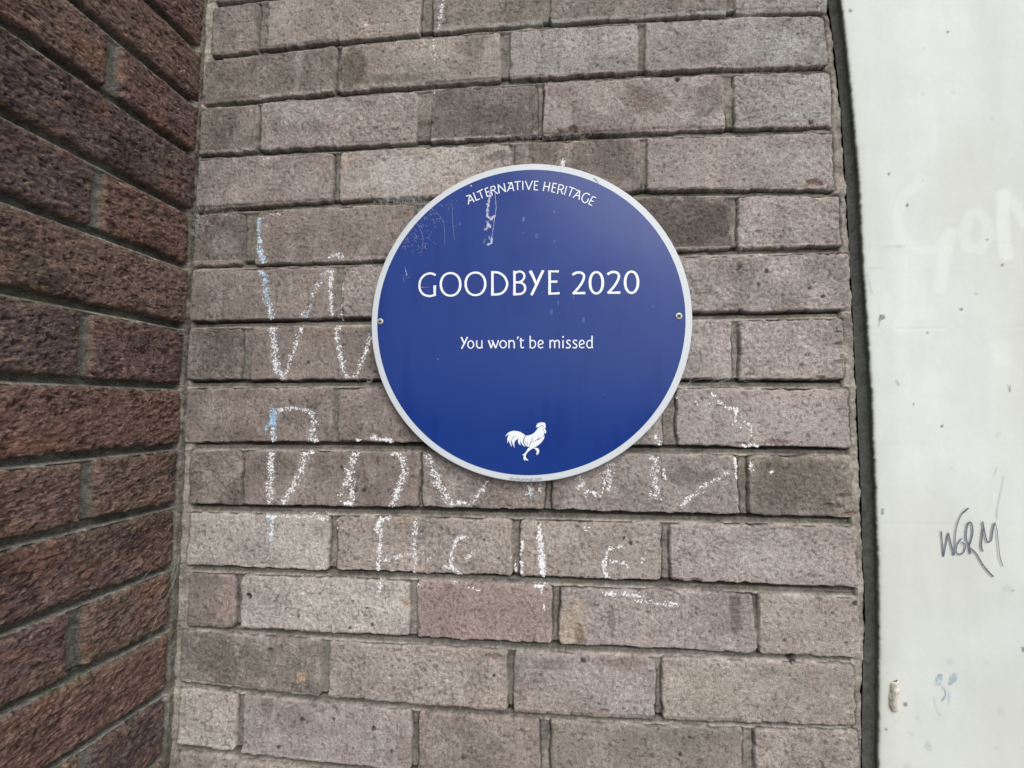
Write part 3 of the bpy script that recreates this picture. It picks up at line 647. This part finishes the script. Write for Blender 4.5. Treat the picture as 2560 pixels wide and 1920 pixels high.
for k, (pts, wd) in enumerate([([(20,930),(45,1010),(65,1110)],3),([(40,892),(130,892)],3),([(160,1285),(130,1320),(120,1380)],4),([(160,716),(230,714),(340,712)],2.5),([(910,1095),(940,1112)],4)]):
    V_, F_ = [], []; ribbon(V_, F_, [wsurf(*tH(p)) for p in smooth(pts, 8)], [wd/3.3*.00055*random.uniform(.4,1.2) for _ in range(8*(len(pts)-1)+1)], .0012+.00003*k)
    link('faint_scratch', mesh_py('faint_scratch', V_, F_), M_pencil, white)
V_, F_ = [], []
tX = lambda p: (2200+p[0]/4.608, 1560+p[1]/4.608)
def fleck(V, F, q, r, el, a0, lift):
    m = 6; b0 = len(V)
    for i in range(m):
        t_ = 2*math.pi*i/m; rr_ = r*random.uniform(.6,1.3); ex, ez = math.cos(t_)*rr_*el, math.sin(t_)*rr_
        V.append((q[0]+ex*math.cos(a0)-ez*math.sin(a0), q[1]-lift, q[2]+ex*math.sin(a0)+ez*math.cos(a0)))
    F.append(tuple(range(b0, b0+m)))
k = 0
for (cx, cy), rx, ry, sl, n in [((672,640),38,75,-.25,60),((835,628),42,66,-.35,85)]:
    for _ in range(n):
        a_ = random.uniform(0,6.28); r_ = math.sqrt(random.random()); dx, dy = math.cos(a_)*r_*rx, math.sin(a_)*r_*ry
        k += 1; fleck(V_, F_, wsurf(*tX((cx+dx+sl*dy, cy+dy))), .00034, 1.9, -.9+random.uniform(-.3,.3), .0012+k*.000002)
for pts, wd in [([(712,708),(745,750),(757,780),(745,830),(710,875)],9),([(800,770),(795,840),(790,905)],6),([(630,830),(635,930),(665,1000),(710,1050)],4)]:
    Q = [wsurf(*tX(p)) for p in smooth(pts, 10)]; k += 1
    ribbon(V_, F_, Q, [wd/4.6*.00052*random.uniform(.4,1.3) for _ in Q], .0014+k*.000002)
link('blue_smudge', mesh_py('blue_smudge', V_, F_), M_bluemark, white)
# lump of old filler stuck on the render
V_, F_ = [], []
ctr = smooth([tX(p) for p in [(172,650),(158,690),(158,780),(150,860),(148,930),(172,1000)]], 6)
for i, c in enumerate(ctr):
    q = wsurf(*c); t_ = i/(len(ctr)-1); r = .0040*(math.sin(math.pi*(t_*.94+.03))**.3)
    for j in range(16):
        a_ = 2*math.pi*j/16; k_ = 1+.35*(vn(np.array([i*.45]), np.array([j*.6]), 3)[0]-.5)
        V_.append((q[0]+r*1.1*k_*math.cos(a_), q[1]-r*1.25*k_*math.sin(a_), q[2]+r*.3*math.cos(a_)))
n_ = len(ctr)
for i in range(n_-1):
    for j in range(16): F_.append((i*16+j, i*16+(j+1)%16, (i+1)*16+(j+1)%16, (i+1)*16+j))
F_.append(tuple(range(16))); F_.append(tuple(range((n_-1)*16, n_*16)))
link('filler_lump', mesh_py('filler_lump', V_, F_, True), grain_mat('dirty_filler', 300, .35, .0012, use=False, base=tuple(lin((196,192,180)))), white)

# ------------------------------------------------------------------ the plaque
PY = -.0135                                   # printed face of the plaque
pc = np.array([.4367, PY, .0772]); PR = .1896
root = bpy.data.objects.new('wall_plaque', None); COL.objects.link(root); root.location = pc; root.empty_display_size = .1
tag(root, 'round blue plaque with a white rim reading Goodbye 2020, screwed to the brick wall', 'plaque')
def disc(name, R, rr, y0, y1, mat, seg=180, parent=root):
    """lens-free disc with a rolled edge; y0 back, y1 front (local, -y to the viewer)"""
    V, F = [], []
    prof = [(R-.0006, y0), (R, y0-.0005), (R, y1+.0008), (R-.0003, y1+.0003), (R-.0009, y1), (rr, y1)]
    for r, y in prof:
        for i in range(seg):
            a_ = 2*math.pi*i/seg; V.append((r*math.cos(a_), y, r*math.sin(a_)))
    for k in range(len(prof)-1):
        for i in range(seg): F.append((k*seg+i, k*seg+(i+1)%seg, (k+1)*seg+(i+1)%seg, (k+1)*seg+i))
    b0 = (len(prof)-1)*seg; F.append(tuple(b0+i for i in range(seg))); F.append(tuple(range(seg-1,-1,-1)))
    me = mesh_py(name, V, F); return link(name, me, mat, parent)
disc('panel', PR, PR-.004, .0035, 0, M_rim)
RB = PR - .0076
V_ = [(0, -.00012, 0)] + [(RB*math.cos(2*math.pi*i/200), -.00012, RB*math.sin(2*math.pi*i/200)) for i in range(200)]
F_ = [(0, 1+(i+1) % 200, 1+i) for i in range(200)]
link('blue_field', mesh_py('blue_field', V_, F_), M_blue, root)
def on_plq(p): return on_y([p], PY)[0] - pc
PXM = .00047                                  # metres per photo pixel on the plaque
def lettering(name, strokes, tf, scale, mat, lift=.00022):
    V, F = [], []
    for k, (pts, wd) in enumerate(strokes):
        Q = [on_plq(tf(p)) for p in pts]
        if np.isscalar(wd): ws_ = [wd/scale*PXM]*len(Q)
        else: ws_ = [q/scale*PXM for q in wd]
        ribbon(V, F, Q, ws_, lift + k*.000012)
    return link(name, mesh_py(name, V, F), mat, root)
def ell(cx, cy, rx, ry, w1, w2, n=64, p=2.0):
    P = []; Wd = []
    for i in range(n+1):
        a_ = 2*math.pi*(i % n)/n; c, s_ = math.cos(a_), math.sin(a_)
        P.append((cx+rx*math.copysign(abs(c)**(2/p), c), cy+ry*math.copysign(abs(s_)**(2/p), s_))); Wd.append(w1*c*c+w2*s_*s_)
    return P, Wd
def ln(*p): return list(p)
t1 = lambda p: (1020+p[0]/6.9125, 640+p[1]/6.9125)
w = 45
ST = [(smooth([(478,332),(430,308),(370,302),(290,330),(225,400),(198,500),(212,590),(265,660),(350,692),(420,686),(482,664)], 8), 40), (ln((463,688),(462,620),(464,508)), [46,44,56]),
      ell(736,491,168,195,46,39,p=2.12), ell(1166,482,169,195,46,39,p=2.12),
      (ln((1459,262),(1460,470),(1459,686)), [50,45,52]), (smooth([(1440,283),(1530,283),(1600,305),(1670,365),(1714,470),(1690,570),(1625,640),(1540,664),(1440,664)], 8), 42),
      (ln((1839,256),(1841,460),(1839,682)), [48,44,52]), (smooth([(1850,302),(1890,276),(1945,270),(1995,300),(2012,355),(1985,415),(1930,450),(1862,458)], 7), 38),
      (smooth([(1862,456),(1950,462),(2008,500),(2026,560),(2005,620),(1945,656),(1862,661)], 7), 40)]
Y0 = 300*6.9125
o2 = lambda x_, y_: (x_+Y0, y_)
ST += [(ln(o2(38,256),o2(90,360),o2(148,500)), [62,50,46]), (smooth([o2(264,250),o2(205,370),o2(150,490),o2(95,605),o2(58,678)], 5), 50),
       (ln(o2(373,249),o2(374,460),o2(373,672)), [50,46,50]), (ln(o2(352,268),o2(450,268),o2(533,267)), [36,34,42]), (ln(o2(374,445),o2(508,444)), [38,42]), (ln(o2(352,651),o2(480,649),o2(546,640)), [38,38,44]),
       (smooth([o2(770,328),o2(815,298),(870+Y0,285),o2(930,295),o2(965,335),o2(960,400),o2(915,490),o2(850,575),o2(775,655)], 8), 44), (ln(o2(775,643),o2(880,643),o2(990,640)), [40,40,46]),
       ell(1181+Y0,464,110,184,50,40,p=2.1),
       (smooth([o2(1372,322),o2(1417,291),(1472+Y0,277),o2(1532,288),o2(1567,328),o2(1562,393),o2(1517,483),o2(1452,568),o2(1377,648)], 8), 44), (ln(o2(1375,636),o2(1482,636),o2(1594,633)), [40,40,46]),
       ell(1788+Y0,455,111,184,50,40,p=2.1)]
ST = [(p_, [q*.93 for q in w_] if isinstance(w_, list) else w_*.93) for p_, w_ in ST]
lettering('title_lettering', ST, t1, 6.9125, M_letter)
t3 = lambda p: (1130+p[0]/5.978, 810+p[1]/5.978); w = 19
def sh_(pts, dx): return [(a_+dx, b_) for a_, b_ in pts]
es = [(1290,312),(1325,303),(1358,287),(1352,258),(1325,245),(1298,262),(1288,305),(1296,342),(1325,357),(1362,346)]
ss = [(1770,254),(1740,243),(1714,262),(1730,292),(1758,310),(1766,338),(1742,358),(1703,350)]
ST = [(ln((137,195),(185,292)),24),(ln((232,194),(186,290),(143,370)),22), ell(281,306,43,55,w,w-3), (smooth([(370,244),(370,320),(388,352),(420,358),(448,338)],6),w),(ln((447,243),(447,345),(452,364)),w),
   (ln((545,242),(588,362)),23),(ln((588,360),(618,265)),18),(ln((600,243),(655,362)),23),(ln((655,360),(697,242)),18), ell(764,303,46,54,w,w-3),
   (ln((852,240),(852,364)),w),(smooth([(852,275),(885,250),(915,255),(929,285),(930,364)],6),w), (smooth([(984,190),(988,205),(970,232)],5),[22,22,22,20,18,16,14,12,10,8,6]),(ln((975,198),(995,198)),20),
   (smooth([(1030,210),(1031,330),(1045,354),(1076,350)],6),w),(ln((1010,248),(1075,246)),18), (ln((1169,178),(1169,362)),w),(smooth([(1170,262),(1205,245),(1238,262),(1248,300),(1235,342),(1200,358),(1168,352)],6),w-2),
   (smooth(es,5),w-2), (ln((1466,238),(1466,362)),w),(smooth([(1468,268),(1500,246),(1522,254),(1534,280),(1534,362)],6),w-1),(smooth([(1536,268),(1568,246),(1592,254),(1603,280),(1603,362)],6),w-1),
   (ln((1659,240),(1659,362)),w),(ln((1649,193),(1671,193)),22), (smooth(ss,5),w-1),(smooth(sh_(ss,98),5),w-1),(smooth(sh_(es,615),5),w-2),
   (ln((2092,176),(2092,345),(2104,360)),w),(smooth([(2090,262),(2060,244),(2026,262),(2014,305),(2028,345),(2058,358),(2092,342)],6),w-2)]
lettering('subtitle_lettering', ST, t3, 5.978, M_letter)
t4 = lambda p: (1120+p[0]/5.53, 400+p[1]/5.53); w = 14
def lets(*L_): return [(list(l), w) for l in L_]
ST = lets([(250,500),(312,485)],[(298,490),(292,540),(281,615)],[(303,484),(362,580)],[(287,570),(345,547)],
   [(350,450),(392,562)],[(388,560),(440,538)],[(398,448),(482,406)],[(438,430),(476,532)],[(512,398),(543,508)],[(512,400),(555,383)],[(526,450),(570,434)],[(540,506),(586,490)],
   [(590,376),(612,492)],[(628,420),(688,470)],[(708,465),(692,342)],[(692,342),(798,442)],[(798,444),(774,322)],
   [(828,322),(888,313)],[(872,318),(822,438)],[(880,314),(910,430)],[(845,394),(902,392)],[(918,308),(1005,298)],[(960,303),(965,420)],[(1035,292),(1035,416)],[(1070,292),(1117,414)],[(1115,414),(1168,290)],
   [(1200,294),(1192,418)],[(1198,297),(1250,298)],[(1196,352),(1240,354)],[(1190,414),(1244,418)],[(1340,303),(1318,430)],[(1410,312),(1388,436)],[(1330,366),(1400,375)],
   [(1456,320),(1432,448)],[(1454,324),(1505,333)],[(1444,380),(1490,388)],[(1430,442),(1480,452)],[(1537,340),(1512,472)],[(1560,412),(1583,476)],[(1642,363),(1607,487)],[(1676,374),(1760,405)],[(1718,392),(1676,506)],
   [(1764,414),(1828,436)],[(1814,432),(1728,526)],[(1822,434),(1812,555)],[(1758,488),(1818,503)],[(2000,508),(1943,613)],[(1998,510),(2046,526)],[(1972,562),(2012,580)],[(1940,610),(1992,634)])
ST += [(smooth([(590,380),(630,366),(652,385),(645,412),(600,430)],5),w),(smooth([(1535,344),(1580,352),(1597,380),(1577,408),(1525,412)],5),w),
       (smooth([(1962,492),(1925,466),(1880,478),(1852,530),(1860,575),(1892,596),(1925,582)],6),w),(ln((1922,588),(1942,540)),w)]
lettering('arched_lettering', ST, t4, 5.53, M_letter)
# rim web address, small glyphs on a slight arc
GL = {'d':[[(5,-7),(5,0)],[(5,-3.6),(3,-5),(.8,-4),(.3,-2.4),(1,-.5),(3,0),(5,-1.2)]],'r':[[(.5,-5),(.5,0)],[(.5,-3.5),(2.8,-4.9)]],'u':[[(.5,-5),(.6,-1.2),(2,0),(4.5,-1)],[(4.5,-5),(4.5,0)]],
 'n':[[(.5,-5),(.5,0)],[(.5,-3.6),(2.8,-5),(4.4,-3.6),(4.5,0)]],'k':[[(.5,-7),(.5,0)],[(.5,-2),(4,-5)],[(1.6,-2.8),(4.3,0)]],'a':[[(.8,-4.6),(3,-5),(4.2,-3.6),(4.2,0)],[(4.2,-2.6),(1,-2),(.7,-.6),(2,0),(4.2,-1)]],
 'i':[[(.5,-5),(.5,0)],[(.5,-7.1),(.5,-6.3)]],'m':[[(.5,-5),(.5,0)],[(.5,-3.6),(2.4,-5),(3.8,-3.6),(3.9,0)],[(3.9,-3.6),(5.8,-5),(7.2,-3.6),(7.3,0)]],'l':[[(.5,-7),(.5,0)]],'.':[[(.5,-.8),(.5,0)]],
 'c':[[(4.2,-4.7),(2.6,-5),(.8,-4),(.4,-2.4),(1,-.7),(2.6,0),(4.2,-.4)]],'o':[[(2.6,-5),(.9,-4),(.4,-2.5),(.9,-.9),(2.6,0),(4.3,-.9),(4.8,-2.5),(4.3,-4),(2.6,-5),(1.7,-4.7)]]}
ADV = dict(d=6.6,r=4,u=6.4,n=6.4,k=5.6,a=6,i=2.4,m=9.2,l=2.4,c=5.6,o=6.6); ADV['.'] = 2.6
txt = 'drunkanimal.com'; tw = sum(ADV[c] for c in txt); cx = 0; ST = []
for c in txt:
    for g in GL[c]:
        pp = []
        for a_, b_ in g:
            u_ = (cx+a_)/tw; pp.append((574+u_*1050, 505 + 34*math.sin(math.pi*u_) + 14*u_ + b_*14.2))
        ST.append((pp if len(pp) < 3 else smooth(pp, 4), 11))
    cx += ADV[c]
lettering('web_address', ST, lambda p: (1230+p[0]/13.01, 1160+p[1]/13.01), 13.01, M_grey_ink)
# rooster
t5 = lambda p: (1240+p[0]/11.85, 1030+p[1]/11.85)
PG = [[(870,690),(800,640),(720,590),(620,562),(530,555),(440,570),(370,605),(310,665),(275,740),(330,690),(415,650),(365,700),(335,780),(335,850),(348,930),(375,850),(390,820),(395,880),(420,960),(465,1040),(455,960),(450,880),(478,870),(490,950),(555,1065),(540,980),(545,900),(580,840),(640,795),(680,775),(652,820),(650,880),(680,945),(735,995),(715,920),(740,845),(745,900),(780,970),(865,1045),(825,975),(803,900),(810,820),(835,745)],
 [(890,698),(960,692),(1050,668),(1130,618),(1190,550),(1240,480),(1300,435),(1345,408),(1385,408),(1440,455),(1440,470),(1470,530),(1488,580),(1475,625),(1445,640),(1432,620),(1428,690),(1435,740),(1415,800),(1370,870),(1290,950),(1180,1030),(1060,1095),(980,1150),(920,1210),(885,1270),(880,1340),(920,1390),(965,1440),(900,1430),(865,1402),(855,1445),(820,1400),(815,1340),(828,1292),(775,1272),(840,1235),(900,1160),(950,1072),(985,1060),(965,1035),(940,1025),(915,1020),(890,1000),(870,1008),(838,940),(828,860),(845,770)],
 [(1170,442),(1205,430),(1193,395),(1222,380),(1213,332),(1270,348),(1275,305),(1325,325),(1345,288),(1385,325),(1415,303),(1455,335),(1472,390),(1465,430),(1487,462),(1440,468),(1420,440),(1390,400),(1340,398),(1290,430),(1230,460)],
 [(1110,1082),(1160,1052),(1250,1075),(1277,1120),(1277,1190),(1250,1245),(1200,1280),(1215,1240),(1185,1235),(1212,1185),(1215,1130),(1195,1160),(1175,1110),(1150,1092)]]
V_, F_ = [], []
for gi, P in enumerate(PG):
    b0 = len(V_); vs_ = []
    for p in P:
        q = on_plq(t5(p)); V_.append((q[0], q[1]-.00022-gi*.00002, q[2])); vs_.append(Vector((p[0], -p[1], 0)))
    for tri in tessellate_polygon([vs_]): F_.append(tuple(b0+i for i in tri))
emb = link('rooster_emblem', mesh_py('rooster_emblem', V_, F_), M_letter, root)
V_, F_ = [], []
for k, (pts, wd) in enumerate([([(600,708),(530,735),(485,790),(462,860),(468,950),(490,1010)],16),([(1110,740),(1050,850),(1005,960),(982,1075)],14),([(1030,898),(1140,860),(1240,800),(1322,705)],11),([(1235,825),(1350,765),(1420,680),(1428,590),(1400,510),(1352,442)],11),([(1225,830),(1300,780)],26),
      ([(885,850),(878,930),(900,1015)],9),([(948,860),(935,940),(948,1030)],9),([(1230,462),(1290,432),(1350,402),(1390,408),(1410,432)],13),([(1385,415),(1408,430)],20),([(870,690),(822,790),(815,900),(870,1015)],14)]):
    Q = [on_plq(t5(p)) for p in smooth(pts, 6)]
    n_ = len(Q); ribbon(V_, F_, Q, [wd/11.85*PXM*(.35+.65*math.sin(math.pi*(i+.5)/n_)) for i in range(n_)], .00034+k*.00001)
link('feather_line', mesh_py('feather_line', V_, F_), M_blue, emb)
# screws
def screw(px, py, rpx, turn):
    q = on_plq((px,py)); R = rpx*PXM; V, F = [], []; seg = 28
    prof = [(R, -.0001), (R, -.0010), (R*.93, -.0014), (R*.72, -.0016), (R*.30, -.0017)]
    for r, y in prof:
        for i in range(seg):
            a_ = 2*math.pi*i/seg; V.append((r*math.cos(a_), y, r*math.sin(a_)))
    for k in range(len(prof)-1):
        for i in range(seg): F.append((k*seg+i, (k*seg+(i+1)%seg), ((k+1)*seg+(i+1)%seg), (k+1)*seg+i))
    F.append(tuple((len(prof)-1)*seg+i for i in range(seg)))
    o = link('screw', mesh_py('screw', V, F, True), M_steel, root); o.location = q
    V, F = [], []
    L_, Wc = R*.6, R*.2
    cross = [(Wc,L_),(-Wc,L_),(-Wc,Wc),(-L_,Wc),(-L_,-Wc),(-Wc,-Wc),(-Wc,-L_),(Wc,-L_),(Wc,-Wc),(L_,-Wc),(L_,Wc),(Wc,Wc)]
    for a_, b_ in cross: V.append((a_*math.cos(turn)-b_*math.sin(turn), -.00192, a_*math.sin(turn)+b_*math.cos(turn)))
    vs_ = [Vector((a_, b_, 0)) for a_, b_ in cross]
    F = [tuple(t_) for t_ in tessellate_polygon([vs_])]
    link('screw_slot', mesh_py('screw_slot', V, F), M_dark, o)
screw(951.4, 803.7, 7.7, .15); screw(1697, 790.6, 8.2, .75)
# dried glue smear below the arched words, and small scuffs
V_, F_ = [], []
def smear(pts, wd, n, rr=(.0002,.0006), tfm=t4, el=(1.5,3.5)):
    P = resample([tfm(p) for p in pts], .5)
    for _ in range(n):
        k = random.randrange(len(P)); q = on_plq((P[k,0]+random.gauss(0, wd*.3), P[k,1]+random.gauss(0,1)))
        fleck(V_, F_, q, random.uniform(*rr)*.8, random.uniform(*el), random.gauss(1.5,.35), .0004+len(F_)*1.5e-7)
smear([(600,400),(580,500),(560,600),(545,780)], 6, 190); smear([(650,450),(660,560),(668,650),(645,800),(625,950),(605,1080)], 1.2, 260, (.00012,.0003))
smear([(545,780),(600,820),(640,770)], 5, 110); smear([(555,850),(540,950),(500,970)], 6, 90, (.00015,.0004)); smear([(550,880),(590,930)], 6, 60); smear([(605,1080),(600,1150),(550,1175)], 4, 110); smear([(560,1060),(575,1100)], 2, 20, (.00012,.0003)); smear([(515,1100),(490,1150)], 1.5, 18, (.00012,.0003))
smear([(330,350),(320,365)], 1, 5); smear([(1465,700),(1475,740)], 1, 8, (.0001,.0003)); smear([(1040,790),(1050,850)], 4, 8, (.00012,.0003))
smear([(1590,80),(1600,130)], 2, 30, (.0002,.0004), tA); smear([(1582,100),(1580,180)], 1.5, 14, (.0001,.0003), tA)
link('glue_residue', mesh_py('glue_residue', V_, F_), M_glue, root)

M_spot = plain('dried_water_spot', tuple(lin((50,82,148))), .5, .3)
for px, py, rx, rz in [(1378.5,781,5,8),(1395.5,757,3,7),(1434,743,2,6),(1309,549,5,7),(1342,590,5,8),(1386,604,4,6),(1385,529,2,5),(1458,800,4,9),(1150,560,3,5)]:
    q = on_plq((px, py)); m = 14
    V_ = [(q[0]+rx*PXM*math.cos(6.283*i/m)*random.uniform(.75,1.15), q[1]-.0003, q[2]+rz*PXM*math.sin(6.283*i/m)*random.uniform(.75,1.15)) for i in range(m)]
    link('water_spot', mesh_py('water_spot', V_, [tuple(range(m))]), M_spot, root)
V_, F_ = [], []
Q = [on_plq(t1(p)) for p in smooth([(225,538),(262,545),(320,542),(385,540)], 6)]
ribbon(V_, F_, Q, [PXM*2.2*(1-i/len(Q)) for i in range(len(Q))], .0007)
link('red_scuff', mesh_py('red_scuff', V_, F_), plain('red_crayon', tuple(lin((186,104,124))), .6, .2), root)
M_chip = plain('rim_dirt', tuple(lin((112,102,94))), .8, .2)
for pts, wd in [([(2010,258),(2040,268),(2062,300),(2078,335)],1.6),([(1500,78),(1520,86)],1.6),([(1560,118),(1572,128)],1.4),([(850,74),(862,76)],1.4),([(1420,84),(1440,88)],1.2),([(-100,468),(-88,470)],2.2)]:
    V_, F_ = [], []; Q = [on_plq(t4(p)) for p in smooth(pts, 5)]
    ribbon(V_, F_, Q, [PXM*wd*random.uniform(.5,1.2) for _ in Q], .0006)
    link('rim_chip', mesh_py('rim_chip', V_, F_), M_chip, root)

# ------------------------------------------------------------------ cobwebs
def cobweb(centers, n, spread, length, label, depth=(.0005,.006), curl=.9, rad=.00007, yb=0.0, plane='y', extra=()):
    V, F = [], []
    def tube(P):
        P = np.array(P); b0 = len(V)
        for i, p in enumerate(P):
            r = rad*random.uniform(.6,1.5)
            for a_ in (0, 2.09, 4.19): V.append((p[0]+r*math.cos(a_), p[1]+r*math.sin(a_)*.7, p[2]+r*math.sin(a_)))
        for i in range(len(P)-1):
            for j in range(3): F.append((b0+3*i+j, b0+3*i+(j+1)%3, b0+3*i+3+(j+1)%3, b0+3*i+3+j))
    for _ in range(n):
        c = random.choice(centers); s_ = random.uniform(.5, 1)
        p = np.array(on_y([(c[0]+random.gauss(0,spread[0]), c[1]+random.gauss(0,spread[1]))], yb)[0]); p[1] = yb-random.uniform(*depth)
        d = np.array([random.gauss(0,1), random.gauss(0,.25), random.gauss(0,.8)]); d /= np.linalg.norm(d)
        P = [p]; m = random.randint(5,10); st = length*s_/m
        for _ in range(m):
            d = d + np.array([random.gauss(0,curl), random.gauss(0,curl*.3), random.gauss(0,curl)]); d /= np.linalg.norm(d)
            p = p + d*st; p = np.array([p[0], max(min(p[1], yb-.0002), yb-.02), p[2]]); P.append(p)
        tube(P)
    for pts, y0, y1 in extra:
        Q = on_y(smooth(pts, 6), yb); Q[:,1] = np.linspace(y0, y1, len(Q)); tube(Q)
    o = link('cobweb', mesh_py('cobweb', V, F), M_web)
    tag(o, label, 'cobweb', 'cobwebs on the brick walls')
cobweb([(470,545),(500,545),(540,530),(480,575)], 130, (22,12), .018, 'dusty cobweb tangled in the inner corner where the two brick walls meet', curl=.6,
    extra=[([(425,560),(450,545),(495,535)],-.012,-.003),([(430,545),(470,570),(490,590)],-.02,-.004),([(500,540),(510,570),(508,590)],-.002,-.003)])
cobweb([(960+i*13, 505-i*1) for i in range(9)], 260, (12,9), .012, 'wispy cobweb along the joint at the upper left rim of the plaque', curl=.7)
cobweb([(1290+i*22, 345-i*1) for i in range(9)], 90, (14,5), .011, 'thin cobweb in the joint just above the top of the plaque', curl=.7)
cobweb([(1030,600),(1070,540),(1100,500),(1060,570)], 90, (24,26), .008, 'pale cobweb threads stuck on the blue upper left of the plaque face', yb=PY-.0004, depth=(.0001,.0012), curl=.5, rad=.00007,
    extra=[([(1035,510),(1034,530),(1030,545),(1050,570),(1058,600),(1052,640)],PY-.003,PY-.001),([(1090,530),(1110,560),(1112,610)],PY-.002,PY-.001),([(1130,500),(1132,560),(1136,600)],PY-.001,PY-.001)])
cobweb([(1810,945),(1830,935),(1850,940)], 50, (26,6), .012, 'cobweb strands stretched from the joint to the lower right rim of the plaque', curl=.6,
    extra=[([(1700,968),(1740,950),(1790,948),(1835,935)],-.012,-.002),([(1690,965),(1760,968),(1800,955),(1840,940)],-.012,-.002),([(1715,962),(1728,940),(1740,930)],-.012,-.004)])
cobweb([(925,950),(930,960)], 22, (7,10), .014, 'small cobweb hanging in the joint at the lower left rim of the plaque', curl=.5,
    extra=[([(930,940),(915,960),(925,980),(900,990)],-.002,-.002)])

V_, F_ = [], []
for pts, o0, o1 in [([(452,1385),(440,1430),(420,1490),(398,1530),(372,1595)],.006,.010),([(455,1400),(436,1450),(410,1500),(380,1545)],.004,.014),([(450,1380),(425,1450),(405,1480),(385,1520)],.010,.008),([(385,1415),(362,1440),(345,1460)],.006,.004),([(448,1395),(430,1470),(398,1528)],.012,.007)]:
    P = smooth(pts, 6); Q = np.array([on_x([p], o0+(o1-o0)*i/len(P))[0] for i, p in enumerate(P)]); b0 = len(V_)
    for p in Q:
        for a_ in (0, 2.09, 4.19): V_.append((p[0]+.00008*math.cos(a_), p[1]+.00008*math.sin(a_), p[2]+.00008*math.sin(a_)))
    for i in range(len(Q)-1):
        for j in range(3): F_.append((b0+3*i+j, b0+3*i+(j+1)%3, b0+3*i+3+(j+1)%3, b0+3*i+3+j))
tag(link('cobweb', mesh_py('cobweb', V_, F_), M_web), 'loose cobweb strands hanging across the dark left wall beside the corner', 'cobweb', 'cobwebs on the brick walls')

# ------------------------------------------------------------------ pavement the walls stand on
V_ = []; F_ = []
for j, yy in enumerate((.3, -3, -60)):
    for i, xx in enumerate((-60, -2, 2, 60)): V_.append((xx, yy, -1.49))
F_ = [(j*4+i, (j+1)*4+i, (j+1)*4+i+1, j*4+i+1) for j in range(2) for i in range(3)]
tag(link('pavement', mesh_py('pavement', V_, F_), M_pave), kind='structure')
